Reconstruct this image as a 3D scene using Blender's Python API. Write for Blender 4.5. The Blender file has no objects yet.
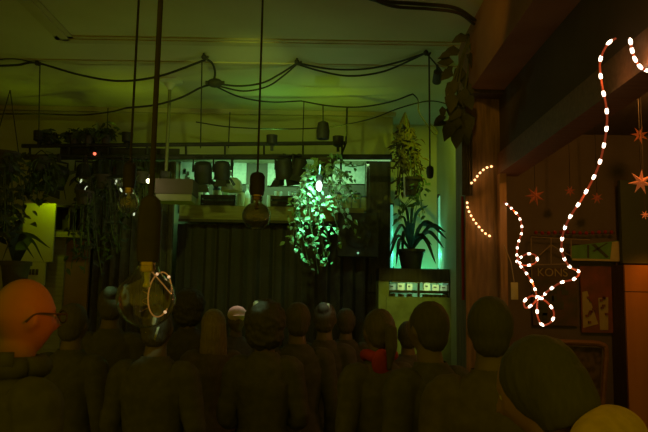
import bpy, bmesh, math, random
from mathutils import Vector, Matrix, noise
R = math.radians
rnd = random.Random(7)
sc = bpy.context.scene
col = sc.collection

# ------------------------------------------------------------------ camera
CZ, F = 1.68, 700.0
CAM = Vector((0, 0, CZ))
PITCH, ROLL = 7.0, 1.0
cd = bpy.data.cameras.new('camera'); cam = bpy.data.objects.new('camera', cd); col.objects.link(cam)
cd.sensor_width = 36.0; cd.lens = F / 648 * 36.0; cd.clip_start = 0.02
cm = Matrix.Rotation(R(90 + PITCH), 3, 'X') @ Matrix.Rotation(R(ROLL), 3, 'Z')
cam.matrix_world = Matrix.Translation(CAM) @ cm.to_4x4()
sc.camera = cam

def ray(px, py):
    return cm @ Vector(((px - 324) / F, (216 - py) / F, -1.0))
def at(px, py, Y):
    d = ray(px, py); return CAM + d * (Y / d.y)
def atz(px, py, z):
    d = ray(px, py); return CAM + d * ((z - CZ) / d.z)

# ------------------------------------------------------------------ materials
def mat(name, c, rough=0.7, c2=None, scale=8.0, metal=0.0, bump=0.0, emit=None, es=0.0, trans=0.0, detail=4, stretch=None, spec=0.3):
    m = bpy.data.materials.new(name); m.use_nodes = True
    nt = m.node_tree; b = nt.nodes['Principled BSDF']
    b.inputs['Roughness'].default_value = rough; b.inputs['Metallic'].default_value = metal
    b.inputs['Specular IOR Level'].default_value = spec
    c2 = c2 or tuple(x * 0.72 for x in c)
    tc = nt.nodes.new('ShaderNodeTexCoord'); mp = nt.nodes.new('ShaderNodeMapping')
    nt.links.new(tc.outputs['Object'], mp.inputs['Vector'])
    if stretch: mp.inputs['Scale'].default_value = stretch
    n = nt.nodes.new('ShaderNodeTexNoise'); n.inputs['Scale'].default_value = scale; n.inputs['Detail'].default_value = detail
    nt.links.new(mp.outputs['Vector'], n.inputs['Vector'])
    r = nt.nodes.new('ShaderNodeValToRGB')
    r.color_ramp.elements[0].position = 0.35; r.color_ramp.elements[1].position = 0.65
    r.color_ramp.elements[0].color = (*c2, 1); r.color_ramp.elements[1].color = (*c, 1)
    nt.links.new(n.outputs['Fac'], r.inputs['Fac']); nt.links.new(r.outputs['Color'], b.inputs['Base Color'])
    if bump:
        bp = nt.nodes.new('ShaderNodeBump'); bp.inputs['Strength'].default_value = bump; bp.inputs['Distance'].default_value = 0.02
        nt.links.new(n.outputs['Fac'], bp.inputs['Height']); nt.links.new(bp.outputs['Normal'], b.inputs['Normal'])
    if emit:
        b.inputs['Emission Color'].default_value = (*emit, 1); b.inputs['Emission Strength'].default_value = es
    if trans:
        b.inputs['Transmission Weight'].default_value = trans; b.inputs['IOR'].default_value = 1.45
    m.cycles.emission_sampling = 'NONE'
    return m

def wood(name, c, c2, rough=0.6, vert=True):
    return mat(name, c, rough, c2, 6.0, bump=0.15, stretch=(6, 6, 0.6) if vert else (0.6, 6, 6))

M = dict(
    ceil=mat('aged_ceiling_plaster', (.56, .52, .36), .9, (.50, .45, .30), 1.1, bump=.05, detail=8),
    mould=mat('stained_stucco', (.50, .45, .30), .9, (.42, .36, .22), 2.0, bump=.1),
    wall=mat('limewashed_wall', (.50, .50, .34), .9, (.44, .43, .28), 2.0, bump=.05),
    beam=mat('painted_downstand', (.46, .45, .28), .85, (.40, .38, .23), 1.5),
    darkwall=mat('dark_brown_wall', (.15, .13, .09), .9, (.13, .11, .075), 3.0),
    brown=mat('brown_panel', (.30, .16, .075), .8, (.22, .11, .05), 2.0),
    floor=mat('dark_floorboards', (.07, .05, .035), .7, (.05, .036, .025), 4.0, stretch=(6, .6, 1)),
    post=wood('stained_pine', (.34, .21, .09), (.24, .14, .06)),
    beamwood=wood('beam_pine', (.19, .10, .045), (.14, .07, .03), vert=False),
    pillar=wood('worn_brown_pillar', (.27, .17, .08), (.13, .085, .04)),
    band=mat('aged_olive_enamel', (.22, .21, .09), .6, (.18, .17, .07), 8),
    upper=mat('black_brown_bulkhead', (.10, .072, .05), .95, (.085, .06, .04), 3.0),
    dwood=wood('dark_wood', (.10, .075, .045), (.07, .05, .03)),
    mwood=wood('olive_wood', (.36, .33, .16), (.27, .24, .11), vert=False),
    curtain=mat('black_velvet', (.10, .085, .075), 1.0, (.09, .075, .065), 30, spec=.05),
    bcurtain=mat('brown_drape', (.15, .13, .09), 1.0, (.12, .10, .07), 20, spec=.05),
    metal=mat('black_steel', (.055, .05, .045), .55, (.045, .04, .035), 20, metal=.2),
    cable=mat('black_rubber', (.045, .04, .03), .6, (.035, .03, .024), 30),
    white=mat('white_enamel', (.60, .60, .48), .5, (.54, .54, .42), 10),
    glass=mat('clear_glass', (1, 1, 1), .02, (1, 1, 1), 1, trans=1.0, spec=.5),
    smoke=mat('smoked_globe_glass', (.42, .32, .22), .02, (.42, .32, .22), 1, trans=1.0, spec=.5),
    reflectdot=mat('painted_reflection_dot', (.9, .6, .3), .3, emit=(1, .60, .30), es=.75),  # bright points of the rope reflection, put in as emission
    glintpaint=mat('painted_pale_glint', (.7, .7, .6), .3, emit=(.75, .85, .55), es=.8),  # glints put in as emission
    cyanglow=mat('painted_wall_glow', (.6, .8, .7), .4, emit=(.10, .62, .40), es=.5),  # cyan light on the wall edges put in as emission
    redstrip=mat('bright_red_cloth', (.62, .06, .03), .9, (.5, .045, .025), 14),
    reflectloop=mat('painted_rope_reflection', (.8, .5, .2), .3, emit=(1, .42, .10), es=.13),  # rope reflection in the bulb put in as emission
    frost=mat('pale_glass', (.62, .68, .60), .25, (.55, .62, .54), 5, spec=.6),
    bottle=mat('olive_bottle_glass', (.22, .25, .10), .15, (.16, .19, .07), 5, spec=.7),
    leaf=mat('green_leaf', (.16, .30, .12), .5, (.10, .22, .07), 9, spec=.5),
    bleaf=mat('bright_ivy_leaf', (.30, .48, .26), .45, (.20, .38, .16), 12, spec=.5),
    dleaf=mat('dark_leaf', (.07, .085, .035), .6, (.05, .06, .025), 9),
    dry=mat('dried_foliage', (.12, .09, .045), .9, (.08, .06, .03), 12),
    pot=mat('dark_clay_pot', (.09, .075, .055), .7, (.07, .055, .04), 8),
    terra=mat('clay_pot', (.30, .17, .09), .8, (.23, .12, .06), 8),
    stem=mat('plant_stem', (.12, .15, .06), .7, (.09, .11, .04), 12),
    paper=mat('pale_paper', (.58, .56, .32), .9, (.53, .50, .28), 4),
    soil=mat('potting_soil', (.05, .04, .03), 1, (.035, .028, .02), 40),
    red=mat('red_cloth', (.34, .045, .025), .9, (.27, .035, .018), 14),
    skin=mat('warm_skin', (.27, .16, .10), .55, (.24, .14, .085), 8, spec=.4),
    brass=mat('old_brass', (.62, .45, .20), .3, (.50, .36, .15), 20, metal=.9),
    led=mat('glowing_led_bead', (1, .9, .8), .4, emit=(1, .72, .52), es=5.0),
    ledamber=mat('glowing_amber_bead', (1, .8, .5), .4, emit=(1, .58, .24), es=2.6),
    tube=mat('red_lit_plastic_tube', (.5, .12, .06), .3, emit=(1, .14, .06), es=.13),
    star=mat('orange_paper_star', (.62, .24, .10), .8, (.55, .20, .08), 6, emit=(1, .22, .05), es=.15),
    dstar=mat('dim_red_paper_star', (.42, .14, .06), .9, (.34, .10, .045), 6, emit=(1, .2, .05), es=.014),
    orange=mat('orange_lacquered_door', (.46, .22, .07), .5, (.40, .18, .055), 2.5, stretch=(3, 3, .4)),
    slate=mat('grey_green_board', (.075, .10, .05), .8, (.065, .085, .04), 3),
    green=mat('green_banner_cloth', (.14, .34, .09), .9, (.10, .27, .06), 9),
    cream=mat('cream_print', (.50, .46, .24), .9, (.44, .40, .20), 12),
    poster=mat('dark_poster_paper', (.14, .08, .045), .8, (.07, .075, .03), 7, detail=6),
    rposter=mat('red_poster_paper', (.26, .085, .05), .8, (.15, .07, .035), 7),
    gold=mat('gold_print', (.42, .36, .15), .8, (.36, .30, .12), 12),
    wire=mat('grey_wire', (.36, .30, .22), .5, (.3, .25, .18), 20, metal=.3),
    sack=mat('olive_painted_panel', (.40, .42, .17), .9, (.30, .31, .12), 9, bump=.3),
    glow=mat('white_hot_lamp_glass', (1, 1, 1), .4, emit=(.72, 1, .85), es=5.0),
    warmglow=mat('warm_lamp_glass', (1, 1, .8), .4, emit=(1, .95, .55), es=4.5),
    redled=mat('red_pilot_light', (.8, .1, .05), .4, emit=(1, .16, .08), es=2.2),
    cyanled=mat('cyan_pilot_light', (.6, .9, .8), .4, emit=(.30, .75, .45), es=.7),
    striplight=mat('lit_tube_glass', (.7, .9, .7), .4, emit=(.22, .46, .18), es=.8),
    checker=mat('woven_black_strip', (.10, .07, .04), .9, (.05, .035, .02), 26, detail=0),
)
def cloth(name, c):
    return mat(name, c, .95, tuple(x * .8 for x in c), 25, spec=.1)
M['clothes'] = [cloth('charcoal_cloth', (.115, .112, .10)), cloth('black_cloth', (.10, .098, .09)), cloth('dark_navy_cloth', (.105, .10, .11)), cloth('dark_brown_cloth', (.12, .105, .08))]
M['yellow'] = cloth('mustard_cloth', (.60, .42, .07))
M['trouser'] = cloth('black_denim', (.07, .06, .05))
M['shoe'] = mat('black_leather', (.06, .05, .04), .5, (.05, .04, .03), 12)
M['hair'] = mat('dark_hair', (.10, .092, .08), .65, (.085, .078, .065), 30, bump=.3, stretch=(3, 3, .5))
M['blackhair'] = mat('black_hair', (.075, .072, .065), .75, (.065, .063, .055), 30, bump=.2, stretch=(3, 3, .5))
M['blond'] = mat('light_hair', (.26, .21, .11), .6, (.19, .15, .08), 30, bump=.3, stretch=(3, 3, .5))
M['crowdskin'] = mat('shade_darkened_skin', (.17, .13, .10), .6, (.15, .115, .085), 8)  # skin colour darkened for the shade over the crowd
M['eye'] = mat('eye_white', (.5, .46, .42), .3, (.45, .42, .38), 5)
M['palecap'] = cloth('pale_pink_cloth', (.80, .62, .55))
M['palegreen'] = cloth('pale_cloth', (.62, .66, .55))

# ------------------------------------------------------------------ mesh helper
class MB:
    def __init__(s): s.v, s.f = [], []
    def add(s, vs, fs):
        o = len(s.v); s.v += [Vector(v) for v in vs]; s.f += [tuple(i + o for i in f) for f in fs]; return s
    def box(s, c, size, rot=None, bev=0.0):
        bm = bmesh.new(); bmesh.ops.create_cube(bm, size=1.0)
        for v in bm.verts: v.co = Vector((v.co.x * size[0], v.co.y * size[1], v.co.z * size[2]))
        if bev: bmesh.ops.bevel(bm, geom=bm.edges[:], offset=bev, segments=2, affect='EDGES', profile=.5)
        bm.verts.index_update()
        mr = rot if rot else Matrix.Identity(3)
        s.add([mr @ v.co + Vector(c) for v in bm.verts], [[v.index for v in f.verts] for f in bm.faces]); bm.free(); return s
    def tube(s, pts, rad, seg=8, caps=True, flat=1.0):
        pts = [Vector(p) for p in pts]; n = len(pts)
        if not hasattr(rad, '__len__'): rad = [rad] * n
        vs, fs = [], []; prev = None
        for i, p in enumerate(pts):
            t = (pts[min(i + 1, n - 1)] - pts[max(i - 1, 0)])
            t = t.normalized() if t.length > 1e-9 else Vector((0, 0, 1))
            if prev is None:
                a = Vector((0, 0, 1)) if abs(t.z) < .9 else Vector((1, 0, 0)); u = t.cross(a).normalized()
            else: u = (prev - t * prev.dot(t)); u = u.normalized() if u.length > 1e-6 else t.orthogonal().normalized()
            prev = u; w = t.cross(u)
            for k in range(seg):
                an = 2 * math.pi * k / seg
                vs.append(p + (u * math.cos(an) + w * math.sin(an) * flat) * rad[i])
        for i in range(n - 1):
            for k in range(seg):
                k2 = (k + 1) % seg
                fs.append((i * seg + k, i * seg + k2, (i + 1) * seg + k2, (i + 1) * seg + k))
        if caps: fs.append(tuple(reversed(range(seg)))); fs.append(tuple(range((n - 1) * seg, n * seg)))
        return s.add(vs, fs)
    def lathe(s, prof, c, seg=20, rot=None, sx=1, sy=1):
        vs, fs = [], []; c = Vector(c); n = len(prof); mr = rot if rot else Matrix.Identity(3)
        for r, z in prof:
            for k in range(seg):
                an = 2 * math.pi * k / seg
                vs.append(c + mr @ Vector((r * math.cos(an) * sx, r * math.sin(an) * sy, z)))
        for i in range(n - 1):
            for k in range(seg):
                k2 = (k + 1) % seg
                fs.append((i * seg + k, i * seg + k2, (i + 1) * seg + k2, (i + 1) * seg + k))
        fs.append(tuple(reversed(range(seg)))); fs.append(tuple(range((n - 1) * seg, n * seg)))
        return s.add(vs, fs)
    def ball(s, c, r, seg=10, rings=7, rot=None):
        if not hasattr(r, '__len__'): r = (r, r, r)
        prof = [(math.sin(math.pi * i / rings), -math.cos(math.pi * i / rings)) for i in range(rings + 1)]
        prof[0] = (.03, -1); prof[-1] = (.03, 1)
        mr = rot if rot else Matrix.Identity(3); vs, fs = [], []
        for a, z in prof:
            for k in range(seg):
                an = 2 * math.pi * k / seg
                vs.append(Vector(c) + mr @ Vector((a * math.cos(an) * r[0], a * math.sin(an) * r[1], z * r[2])))
        for i in range(rings):
            for k in range(seg):
                k2 = (k + 1) % seg
                fs.append((i * seg + k, i * seg + k2, (i + 1) * seg + k2, (i + 1) * seg + k))
        fs.append(tuple(reversed(range(seg)))); fs.append(tuple(range(rings * seg, (rings + 1) * seg)))
        return s.add(vs, fs)
    def leaf(s, p, d, up, L, W, droop=.25):
        p = Vector(p); d = Vector(d).normalized(); sd = d.cross(Vector(up))
        sd = sd.normalized() if sd.length > 1e-5 else d.orthogonal().normalized(); nn = sd.cross(d)
        q = lambda t, w, h: p + d * (L * t) + sd * (W * w) + nn * (L * h)
        vs = [q(0, 0, 0), q(.3, .5, .06), q(.3, 0, .0), q(.3, -.5, .06), q(.65, .38, -droop * .3 + .05), q(.65, 0, -droop * .35), q(.65, -.38, -droop * .3 + .05), q(1, 0, -droop)]
        return s.add(vs, [(0, 2, 1), (0, 3, 2), (1, 2, 5, 4), (2, 3, 6, 5), (4, 5, 7), (5, 6, 7)])
    def build(s, name, m, parent=None, smooth=True, origin=None):
        org = Vector(origin) if origin is not None else (ORG.get(parent.name, Vector()) if parent else None)
        if org is None:
            zs = min(v.z for v in s.v); cx = sum(v.x for v in s.v) / len(s.v); cy = sum(v.y for v in s.v) / len(s.v); org = Vector((cx, cy, zs))
        me = bpy.data.meshes.new(name); me.from_pydata([v - org for v in s.v], [], s.f); me.update()
        if smooth:
            for p in me.polygons: p.use_smooth = True
            try: me.set_sharp_from_angle(angle=R(40))
            except Exception: pass
        me.materials.append(m)
        o = bpy.data.objects.new(name, me); col.objects.link(o)
        if parent: o.parent = parent; ORG[o.name] = org
        else: o.location = org; ORG[o.name] = org
        return o
ORG = {}
ADDED_GLOWS = []
def thing(name, label, cat, loc, group=None):
    o = bpy.data.objects.new(name, None); col.objects.link(o); o.location = Vector(loc); o.empty_display_size = .05
    ORG[o.name] = Vector(loc); return tag(o, label, cat, group)
def tag(o, label, cat, group=None):
    o['label'] = label; o['category'] = cat
    if group: o['group'] = group
    return o
def struct(o): o['kind'] = 'structure'; return o

def spline(pts, n=8):
    pts = [Vector(p) for p in pts]; out = []
    P = [pts[0] * 2 - pts[1]] + pts + [pts[-1] * 2 - pts[-2]]
    for i in range(1, len(P) - 2):
        for k in range(n):
            t = k / n; a, b, c, d = P[i - 1], P[i], P[i + 1], P[i + 2]
            out.append(.5 * ((2 * b) + (c - a) * t + (2 * a - 5 * b + 4 * c - d) * t * t + (3 * b - a - 3 * c + d) * t ** 3))
    out.append(pts[-1]); return out

def box2(x0, x1, y0, y1, z0, z1): return MB().box(((x0 + x1) / 2, (y0 + y1) / 2, (z0 + z1) / 2), (x1 - x0, y1 - y0, z1 - z0))

# ------------------------------------------------------------------ setting
HC = CZ + 2.21          # ceiling height
YB = 8.5                # back wall
XP0, XP1, YP = 1.12, 1.38, 5.5
ZB = at(500, 175, YP).z  # underside of the header beam
struct(box2(-4.6, 5, -1, YB + .3, -.1, 0).build('floor', M['floor']))
struct(box2(-4.6, XP1 + .06, 2.2, YB + .3, HC, HC + .12).build('ceiling', M['ceil']))
struct(box2(-4.6, 1.42, YB, YB + .15, 0, HC).build('wall_back', M['wall']))
struct(box2(-4.7, -4.55, 3.2, YB, 0, HC).build('wall_left', M['wall']))
struct(box2(XP1, XP1 + .08, YP + .4, YB, 0, HC).build('wall_right', M['wall']))
struct(box2(XP1 + .02, XP1 + .16, 1.6, YP, ZB + .17, HC).build('wall_right_upper', M['upper']))
struct(box2(XP1, XP1 + .17, 1.6, YP + .05, ZB, ZB + .17).build('trim_1', M['beamwood']))
struct(box2(XP0, XP1 + .05, YP, YP + .4, 0, at(470, 95, YP).z).build('trim_2', M['pillar']))
o = box2(XP1 - .005, XP1 + .05, YP - .07, YP, 0, ZB).build('trim_3', M['post']); struct(o)
# brown lintel block with a slanting end above the pillar
zl, zt = at(467, 95, YP).z, HC
xl, xt = at(467, 95, YP).x, at(481, 8, YP).x
struct(box2(xl, XP1 + .03, 2.3, YP + .35, zl, HC).build('trim_4', M['brown'], smooth=False))
m = MB(); m.box(((xl + XP1 + .0) / 2 + .01, YP - .08, zl - .015), (XP1 - xl + .02, .16, .028)); struct(m.build('trim_5', M['dwood']))
# side room behind the opening
struct(box2(XP1 + .08, 5.0, 6.5, 6.62, 0, 3.3).build('wall_side_room', M['darkwall']))
struct(box2(XP1 + .16, 5.0, 1.6, 6.5, 3.3, 3.4).build('ceiling_side_room', M['darkwall']))
struct(box2(4.9, 5.0, 1.6, 6.5, 0, 3.3).build('wall_side_room_right', M['darkwall']))
# downstand beam in front of the back wall, with its ceiling fillet
zb0 = at(300, 156, 8.0).z; xb1 = at(393, 130, 8.0).x
struct(box2(-4.55, xb1, 8.0, YB, zb0, HC - .01).build('trim_6', M['beam']))
struct(box2(-4.55, xb1 + .03, 7.95, 8.0, HC - .05, HC).build('trim_7', M['mould']))
# pilaster on the right of the back wall
xp = at(441, 230, 8.3).x
struct(box2(xp, 1.40, 8.3, YB, 0, HC).build('trim_8', M['wall']))
# stucco frame on the ceiling
a = atz(66, 42, HC - .03); b = atz(435, 30, HC - .03)
m = MB()
for k, (w, h) in enumerate(((.16, .012), (.07, .02))):
    m.box(((a.x + XP1) / 2, a.y, HC - h / 2), (XP1 - a.x + w, w, h)); m.box((a.x, (a.y + 2.3) / 2, HC - h / 2), (w, a.y - 2.3, h))
struct(m.build('trim_9', M['mould']))
m = MB(); m.box(((a.x + XP1) / 2 - .4, a.y + .55, HC - .006), (XP1 - a.x + 2.4, .06, .012)); struct(m.build('trim_10', M['mould']))

# ------------------------------------------------------------------ overhead cables
def under(px, py, Y, gap=.035):
    p = at(px, py, Y)
    return p if p.z <= HC - gap else atz(px, py, HC - gap)
def hook_cable(name, label, pix, rad=.008, depth=None, cat='cable', group=None, drop=0.0):
    """pix: list of (px,py,Y)"""
    pts = [under(*p) for p in pix]
    o = MB().tube(spline(pts, 7), rad, 6).build(name, M['cable'], origin=pts[0]); return tag(o, label, cat, group)
hook_cable('cable', 'black cable sagging from the far left hook to the hook above the tall cords', [(-8, 66, 6.3), (18, 65, 6.4), (37, 63, 6.45), (80, 75, 6.45), (120, 81, 6.45), (160, 76, 6.4), (205, 60, 6.4)], .011)
hook_cable('cable', 'thin upper black wire running in from the left edge to the first hook', [(-8, 60, 6.2), (15, 59, 6.3), (37, 63, 6.43)], .006)
hook_cable('cable', 'short black cable curling from the ceiling hook into the round junction box', [(204, 58, 6.38), (212, 63, 6.4), (215, 72, 6.45), (214, 81, 6.5)], .011)
hook_cable('cable', 'black cable rising from the tall cords to the junction box', [(126, 108, 6.9), (155, 105, 6.8), (180, 98, 6.7), (200, 88, 6.6), (213, 84, 6.52)], .010)
hook_cable('cable', 'black cable looping low along the left of the ceiling at the beam', [(-8, 114, 7.6), (40, 114, 7.4), (80, 115, 7.2), (110, 112, 7.0), (126, 108, 6.9)], .008)
hook_cable('cable', 'upper black cable from the junction box to the middle hook', [(218, 84, 6.5), (240, 86, 6.5), (262, 83, 6.45), (280, 74, 6.4), (297, 63, 6.42)], .009)
hook_cable('cable', 'lower black cable from the junction box to the middle hook', [(218, 86, 6.5), (243, 91, 6.5), (266, 87, 6.45), (282, 77, 6.4), (297, 64, 6.43)], .008)
hook_cable('cable', 'upper black cable from the middle hook to the right hook', [(297, 63, 6.4), (330, 69, 6.4), (365, 69, 6.35), (395, 63, 6.3), (426, 53, 6.25)], .009)
hook_cable('cable', 'lower sagging black cable from the middle hook to the right hook', [(297, 64, 6.42), (320, 71, 6.4), (350, 76, 6.38), (385, 71, 6.33), (426, 53, 6.26)], .009)
hook_cable('cable', 'black cable from the junction box down to the small peg over the shelf', [(217, 87, 6.6), (240, 97, 6.8), (270, 102, 7.0), (301, 101, 7.1)], .008)
hook_cable('cable', 'black cable along the top of the pale beam to the upright by the hanging basket', [(301, 101, 7.1), (330, 106, 7.1), (360, 107, 7.1), (390, 102, 7.0), (413, 94, 6.9)], .008)
hook_cable('cable', 'thin lower wire crossing in front of the pale beam', [(196, 122, 7.3), (230, 127, 7.3), (280, 129, 7.3), (330, 127, 7.3), (370, 119, 7.25), (400, 108, 7.2), (430, 101, 7.2), (455, 106, 7.2)], .007)
hook_cable('cable', 'cable dropping from the upright into a loop beside the hanging basket', [(413, 94, 6.9), (418, 100, 6.9), (419, 112, 6.9), (425, 122, 6.95), (434, 134, 7), (437, 132, 7), (430, 124, 7)], .007)
hook_cable('cable', 'short cable from the right hook towards the leafy vine', [(426, 53, 6.25), (434, 62, 6.1), (444, 74, 5.9)], .007)
hook_cable('cable', 'thick upper cable in the bunch at the top edge', [(352, -8, 4.6), (380, 1, 4.7), (420, 4, 4.8), (455, 8, 4.9), (475, 20, 5.1)], .014)
hook_cable('cable', 'thick lower cable in the bunch at the top edge', [(362, -6, 4.6), (392, 6, 4.7), (430, 9, 4.8), (458, 13, 4.9), (474, 24, 5.1)], .012)
for i, (px, y0, y1, Y, lab) in enumerate(((40, 63, 148, 7.0, 'thin drop wire from the far left hook to the rail'), (202, 60, 148, 7.0, 'thin drop wire under the hook next to the junction box'), (304, 101, 150, 7.15, 'thin drop wire to the rail under the small peg'), (230, 112, 148, 7.3, 'short drop wire to the rail right of the junction box'), (108, 108, 150, 7.3, 'faint drop wire to the rail left of the tall cords'))):
    t = under(px, y0, Y); b = at(px - 1.5, y1, Y)
    tag(MB().tube([t, b], .006, 6).build('drop_wire', M['cable'], origin=b), lab, 'wire')
for px, py, lab in ((37, 63, 'iron ceiling hook at the far left holding cables'), (204, 57, 'iron ceiling hook above the junction box'), (297, 62, 'iron ceiling hook in the middle holding four cables'), (426, 53, 'iron ceiling hook at the right holding the plug cord')):
    p = atz(px, py - 3, HC); q = under(px, py, 6.42 if px < 400 else 6.25)
    m = MB(); m.tube(spline([Vector((p.x, q.y, HC)), Vector((q.x, q.y, (HC + q.z) / 2)), q, q + Vector((.02, 0, -.02)), q + Vector((.04, 0, .005))], 5), .01, 6); m.ball(q, .025)
    tag(m.build('ceiling_hook', M['metal'], origin=(p.x, q.y, HC)), lab, 'hook')
j = at(215, 83, 6.5); t = thing('junction_box', 'round black junction box where several ceiling cables meet', 'junction box', j)
MB().ball(j, (.075, .05, .045), 14, 8).build('box_body', M['cable'], t); MB().tube([j + Vector((-.09, 0, 0)), j + Vector((.09, 0, 0))], .022, 8).build('cable_gland', M['cable'], t)
# plug on its long vertical cord
t0, t1 = under(429, 54, 6.25), at(430, 172, 6.25); t = thing('plug_cord', 'long vertical cord ending in a plug in front of the green wall', 'cord', t1)
MB().tube([t0, t1], .008, 6).build('cord', M['cable'], t); MB().lathe([(.01, .06), (.03, .045), (.035, 0), (.028, -.05), (.012, -.06)], t1, 12).build('plug', M['cable'], t)

# ------------------------------------------------------------------ lighting rail
YT = 7.3
t = thing('lighting_rail', 'long black double rail hung across the room under the pale beam', 'lighting rail', at(200, 156, YT))
l0, l1 = at(22, 146, YT), at(346, 143, YT); k0, k1 = at(24, 157, YT), at(392, 157, YT)
MB().tube([l0, l1], .022, 8).build('upper_pipe', M['metal'], t); MB().tube([k0, k1], .030, 8).build('lower_pipe', M['metal'], t)
m = MB().box((at(60, 152, YT + .06) + at(180, 152, YT + .06)) / 2, ((at(180, 152, YT) - at(60, 152, YT)).x, .02, .09)); m.build('back_board', M['metal'], t)
for i in range(9):
    px = 30 + i * 39
    MB().tube([at(px, 145, YT), at(px, 157, YT)], .012, 6).build('rung', M['metal'], t)
MB().tube([at(347, 108, YT), at(346, 143, YT), at(341, 156, YT), at(341, 174, YT)], .012, 6).build('hanger', M['metal'], t)
p = at(95, 154, YT - .06); MB().box(p + Vector((0, .02, 0)), (.12, .05, .06), bev=.008).build('control_box', M['metal'], t); MB().ball(p + Vector((0, -.01, 0)), .016).build('pilot_light', M['redled'], t)

def stage_lamp(px, py, Y, size, aim, label):
    c = at(px, py, Y); top = Vector((c.x, YT, at(px, 157, YT).z))
    t = thing('stage_lamp', label, 'stage lamp', c)
    d = Vector(aim).normalized(); rot = Vector((0, 0, 1)).rotation_difference(d).to_matrix()
    s = size
    lb = MB().lathe([(.25 * s, -.55 * s), (.42 * s, -.5 * s), (.5 * s, -.3 * s), (.5 * s, .5 * s), (.54 * s, .5 * s), (.54 * s, .58 * s), (.46 * s, .58 * s), (.44 * s, .5 * s)], c, 18, rot).build('lamp_body', M['metal'], t)
    MB().lathe([(.44 * s, .50 * s), (.3 * s, .54 * s), (.02 * s, .56 * s)], c, 18, rot).build('lens', M['frost'], lb)
    side = d.cross(Vector((0, 0, 1))); side = side.normalized() if side.length > .1 else Vector((1, 0, 0))
    pk = Vector((c.x, c.y, c.z + .75 * s))
    MB().tube([c - side * .56 * s, Vector(pk) - side * .56 * s, Vector(pk) + side * .56 * s, c + side * .56 * s], .012, 6).build('yoke', M['metal'], t)
    MB().tube([pk, Vector((c.x, c.y, max(top.z, pk.z + .02)))], .02, 8).build('clamp', M['metal'], t)
    for k in range(4):
        ring = MB()
        u = rot @ Vector((math.cos(k * math.pi / 2), math.sin(k * math.pi / 2), 0)); w = rot @ Vector((-math.sin(k * math.pi / 2), math.cos(k * math.pi / 2), 0))
        a0 = c + d * (.58 * s) + u * .52 * s; a1 = a0 + d * .35 * s + u * .22 * s
        ring.add([a0 + w * .3 * s, a0 - w * .3 * s, a1 - w * .42 * s, a1 + w * .42 * s, a0 + w * .3 * s + u * .008, a0 - w * .3 * s + u * .008, a1 - w * .42 * s + u * .008, a1 + w * .42 * s + u * .008], [(0, 1, 2, 3), (7, 6, 5, 4), (0, 4, 5, 1), (1, 5, 6, 2), (2, 6, 7, 3), (3, 7, 4, 0)])
        ring.build('barn_door', M['metal'], lb, smooth=False)
    return t
stage_lamp(203, 172, 7.25, .19, (0, .5, -1), 'black stage lamp left of two in front of the bright niche')
stage_lamp(222, 170, 7.25, .17, (0, .3, -1), 'black stage lamp right of two in front of the bright niche')
stage_lamp(284, 169, 7.25, .19, (.1, .2, -1), 'black stage lamp on the rail just right of the globe bulb')
stage_lamp(299, 167, 7.25, .16, (-.2, .2, -1), 'smaller black stage lamp beside the hanging ivy')
stage_lamp(122, 174, 7.2, .20, (0, -.6, -1), 'black stage lamp on the rail under the red pilot light')
stage_lamp(58, 176, 7.15, .2, (-.5, .3, -1), 'large black stage lamp at the left of the rail')
stage_lamp(84, 173, 7.2, .16, (.1, -.4, -1), 'dim black stage lamp second along the rail from the left')

# ------------------------------------------------------------------ niche, shelf and its row of things
sh0, sh1 = at(180, 213, 7.9), at(364, 217, 7.9)
t = thing('bar_shelf', 'long olive painted shelf above the black stage curtain', 'shelf', ((sh0.x + sh1.x) / 2, 8.1, sh0.z))
ztop, zbot = at(300, 207, 7.85).z, at(300, 221, 7.85).z
box2(sh0.x, sh1.x, 7.85, YB - .01, ztop - .03, ztop).build('shelf_board', M['mwood'], t); box2(sh0.x, sh1.x, 7.85, 7.88, zbot, ztop - .03).build('fascia', M['mwood'], t)
box2(sh0.x, sh1.x, 7.83, 7.86, zbot - .03, zbot).build('bottom_rail', M['dwood'], t)
# fluorescent tube under the beam
t = thing('tube_light', 'long pale green tube light under the edge of the beam', 'tube light', at(290, 158, 7.95))
z = zb0 - .025
box2(at(186, 156, 7.97).x, xb1 - .02, 7.96, 8.06, z + .005, zb0).build('housing', M['white'], t)
MB().tube([Vector((at(186, 156, 7.97).x, 7.99, z)), Vector((xb1 - .03, 7.99, z))], .022, 10).build('lit_tube', M['striplight'], t)
struct(box2(at(180, 180, YB).x, xb1, YB - .012, YB, ztop, zb0 + .02).build('trim_12', M['darkwall']))
# pale sheets pinned in the niche
for (x0, y0, x1, y1, lab) in ((181, 158, 195, 184, 'pale sheet at the left end of the niche'), (212, 160, 246, 184, 'pale sheet behind the pair of stage lamps'), (268, 160, 302, 186, 'pale sheet behind the row of cups'), (312, 159, 365, 184, 'pale lit sheet with dark specks behind the ivy')):
    a, b = at(x0, y0, YB - .03), at(x1, y1, YB - .03)
    t = thing('paper_sheet', lab, 'sheet', ((a.x + b.x) / 2, YB - .03, b.z))
    box2(a.x, b.x, YB - .035, YB - .010, b.z, a.z).build('sheet', M['palegreen'], t)
    m = MB()
    for k in range(5): m.box((rnd.uniform(a.x + .05, b.x - .05), YB - .04, rnd.uniform(b.z + .04, a.z - .04)), (.03, .012, .05))
    m.build('printed_specks', M['dry'], t)
ordn = ['first', 'second', 'third', 'fourth', 'fifth', 'sixth', 'seventh', 'eighth', 'ninth', 'tenth', 'eleventh', 'twelfth', 'thirteenth', 'fourteenth', 'fifteenth', 'sixteenth']
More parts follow.
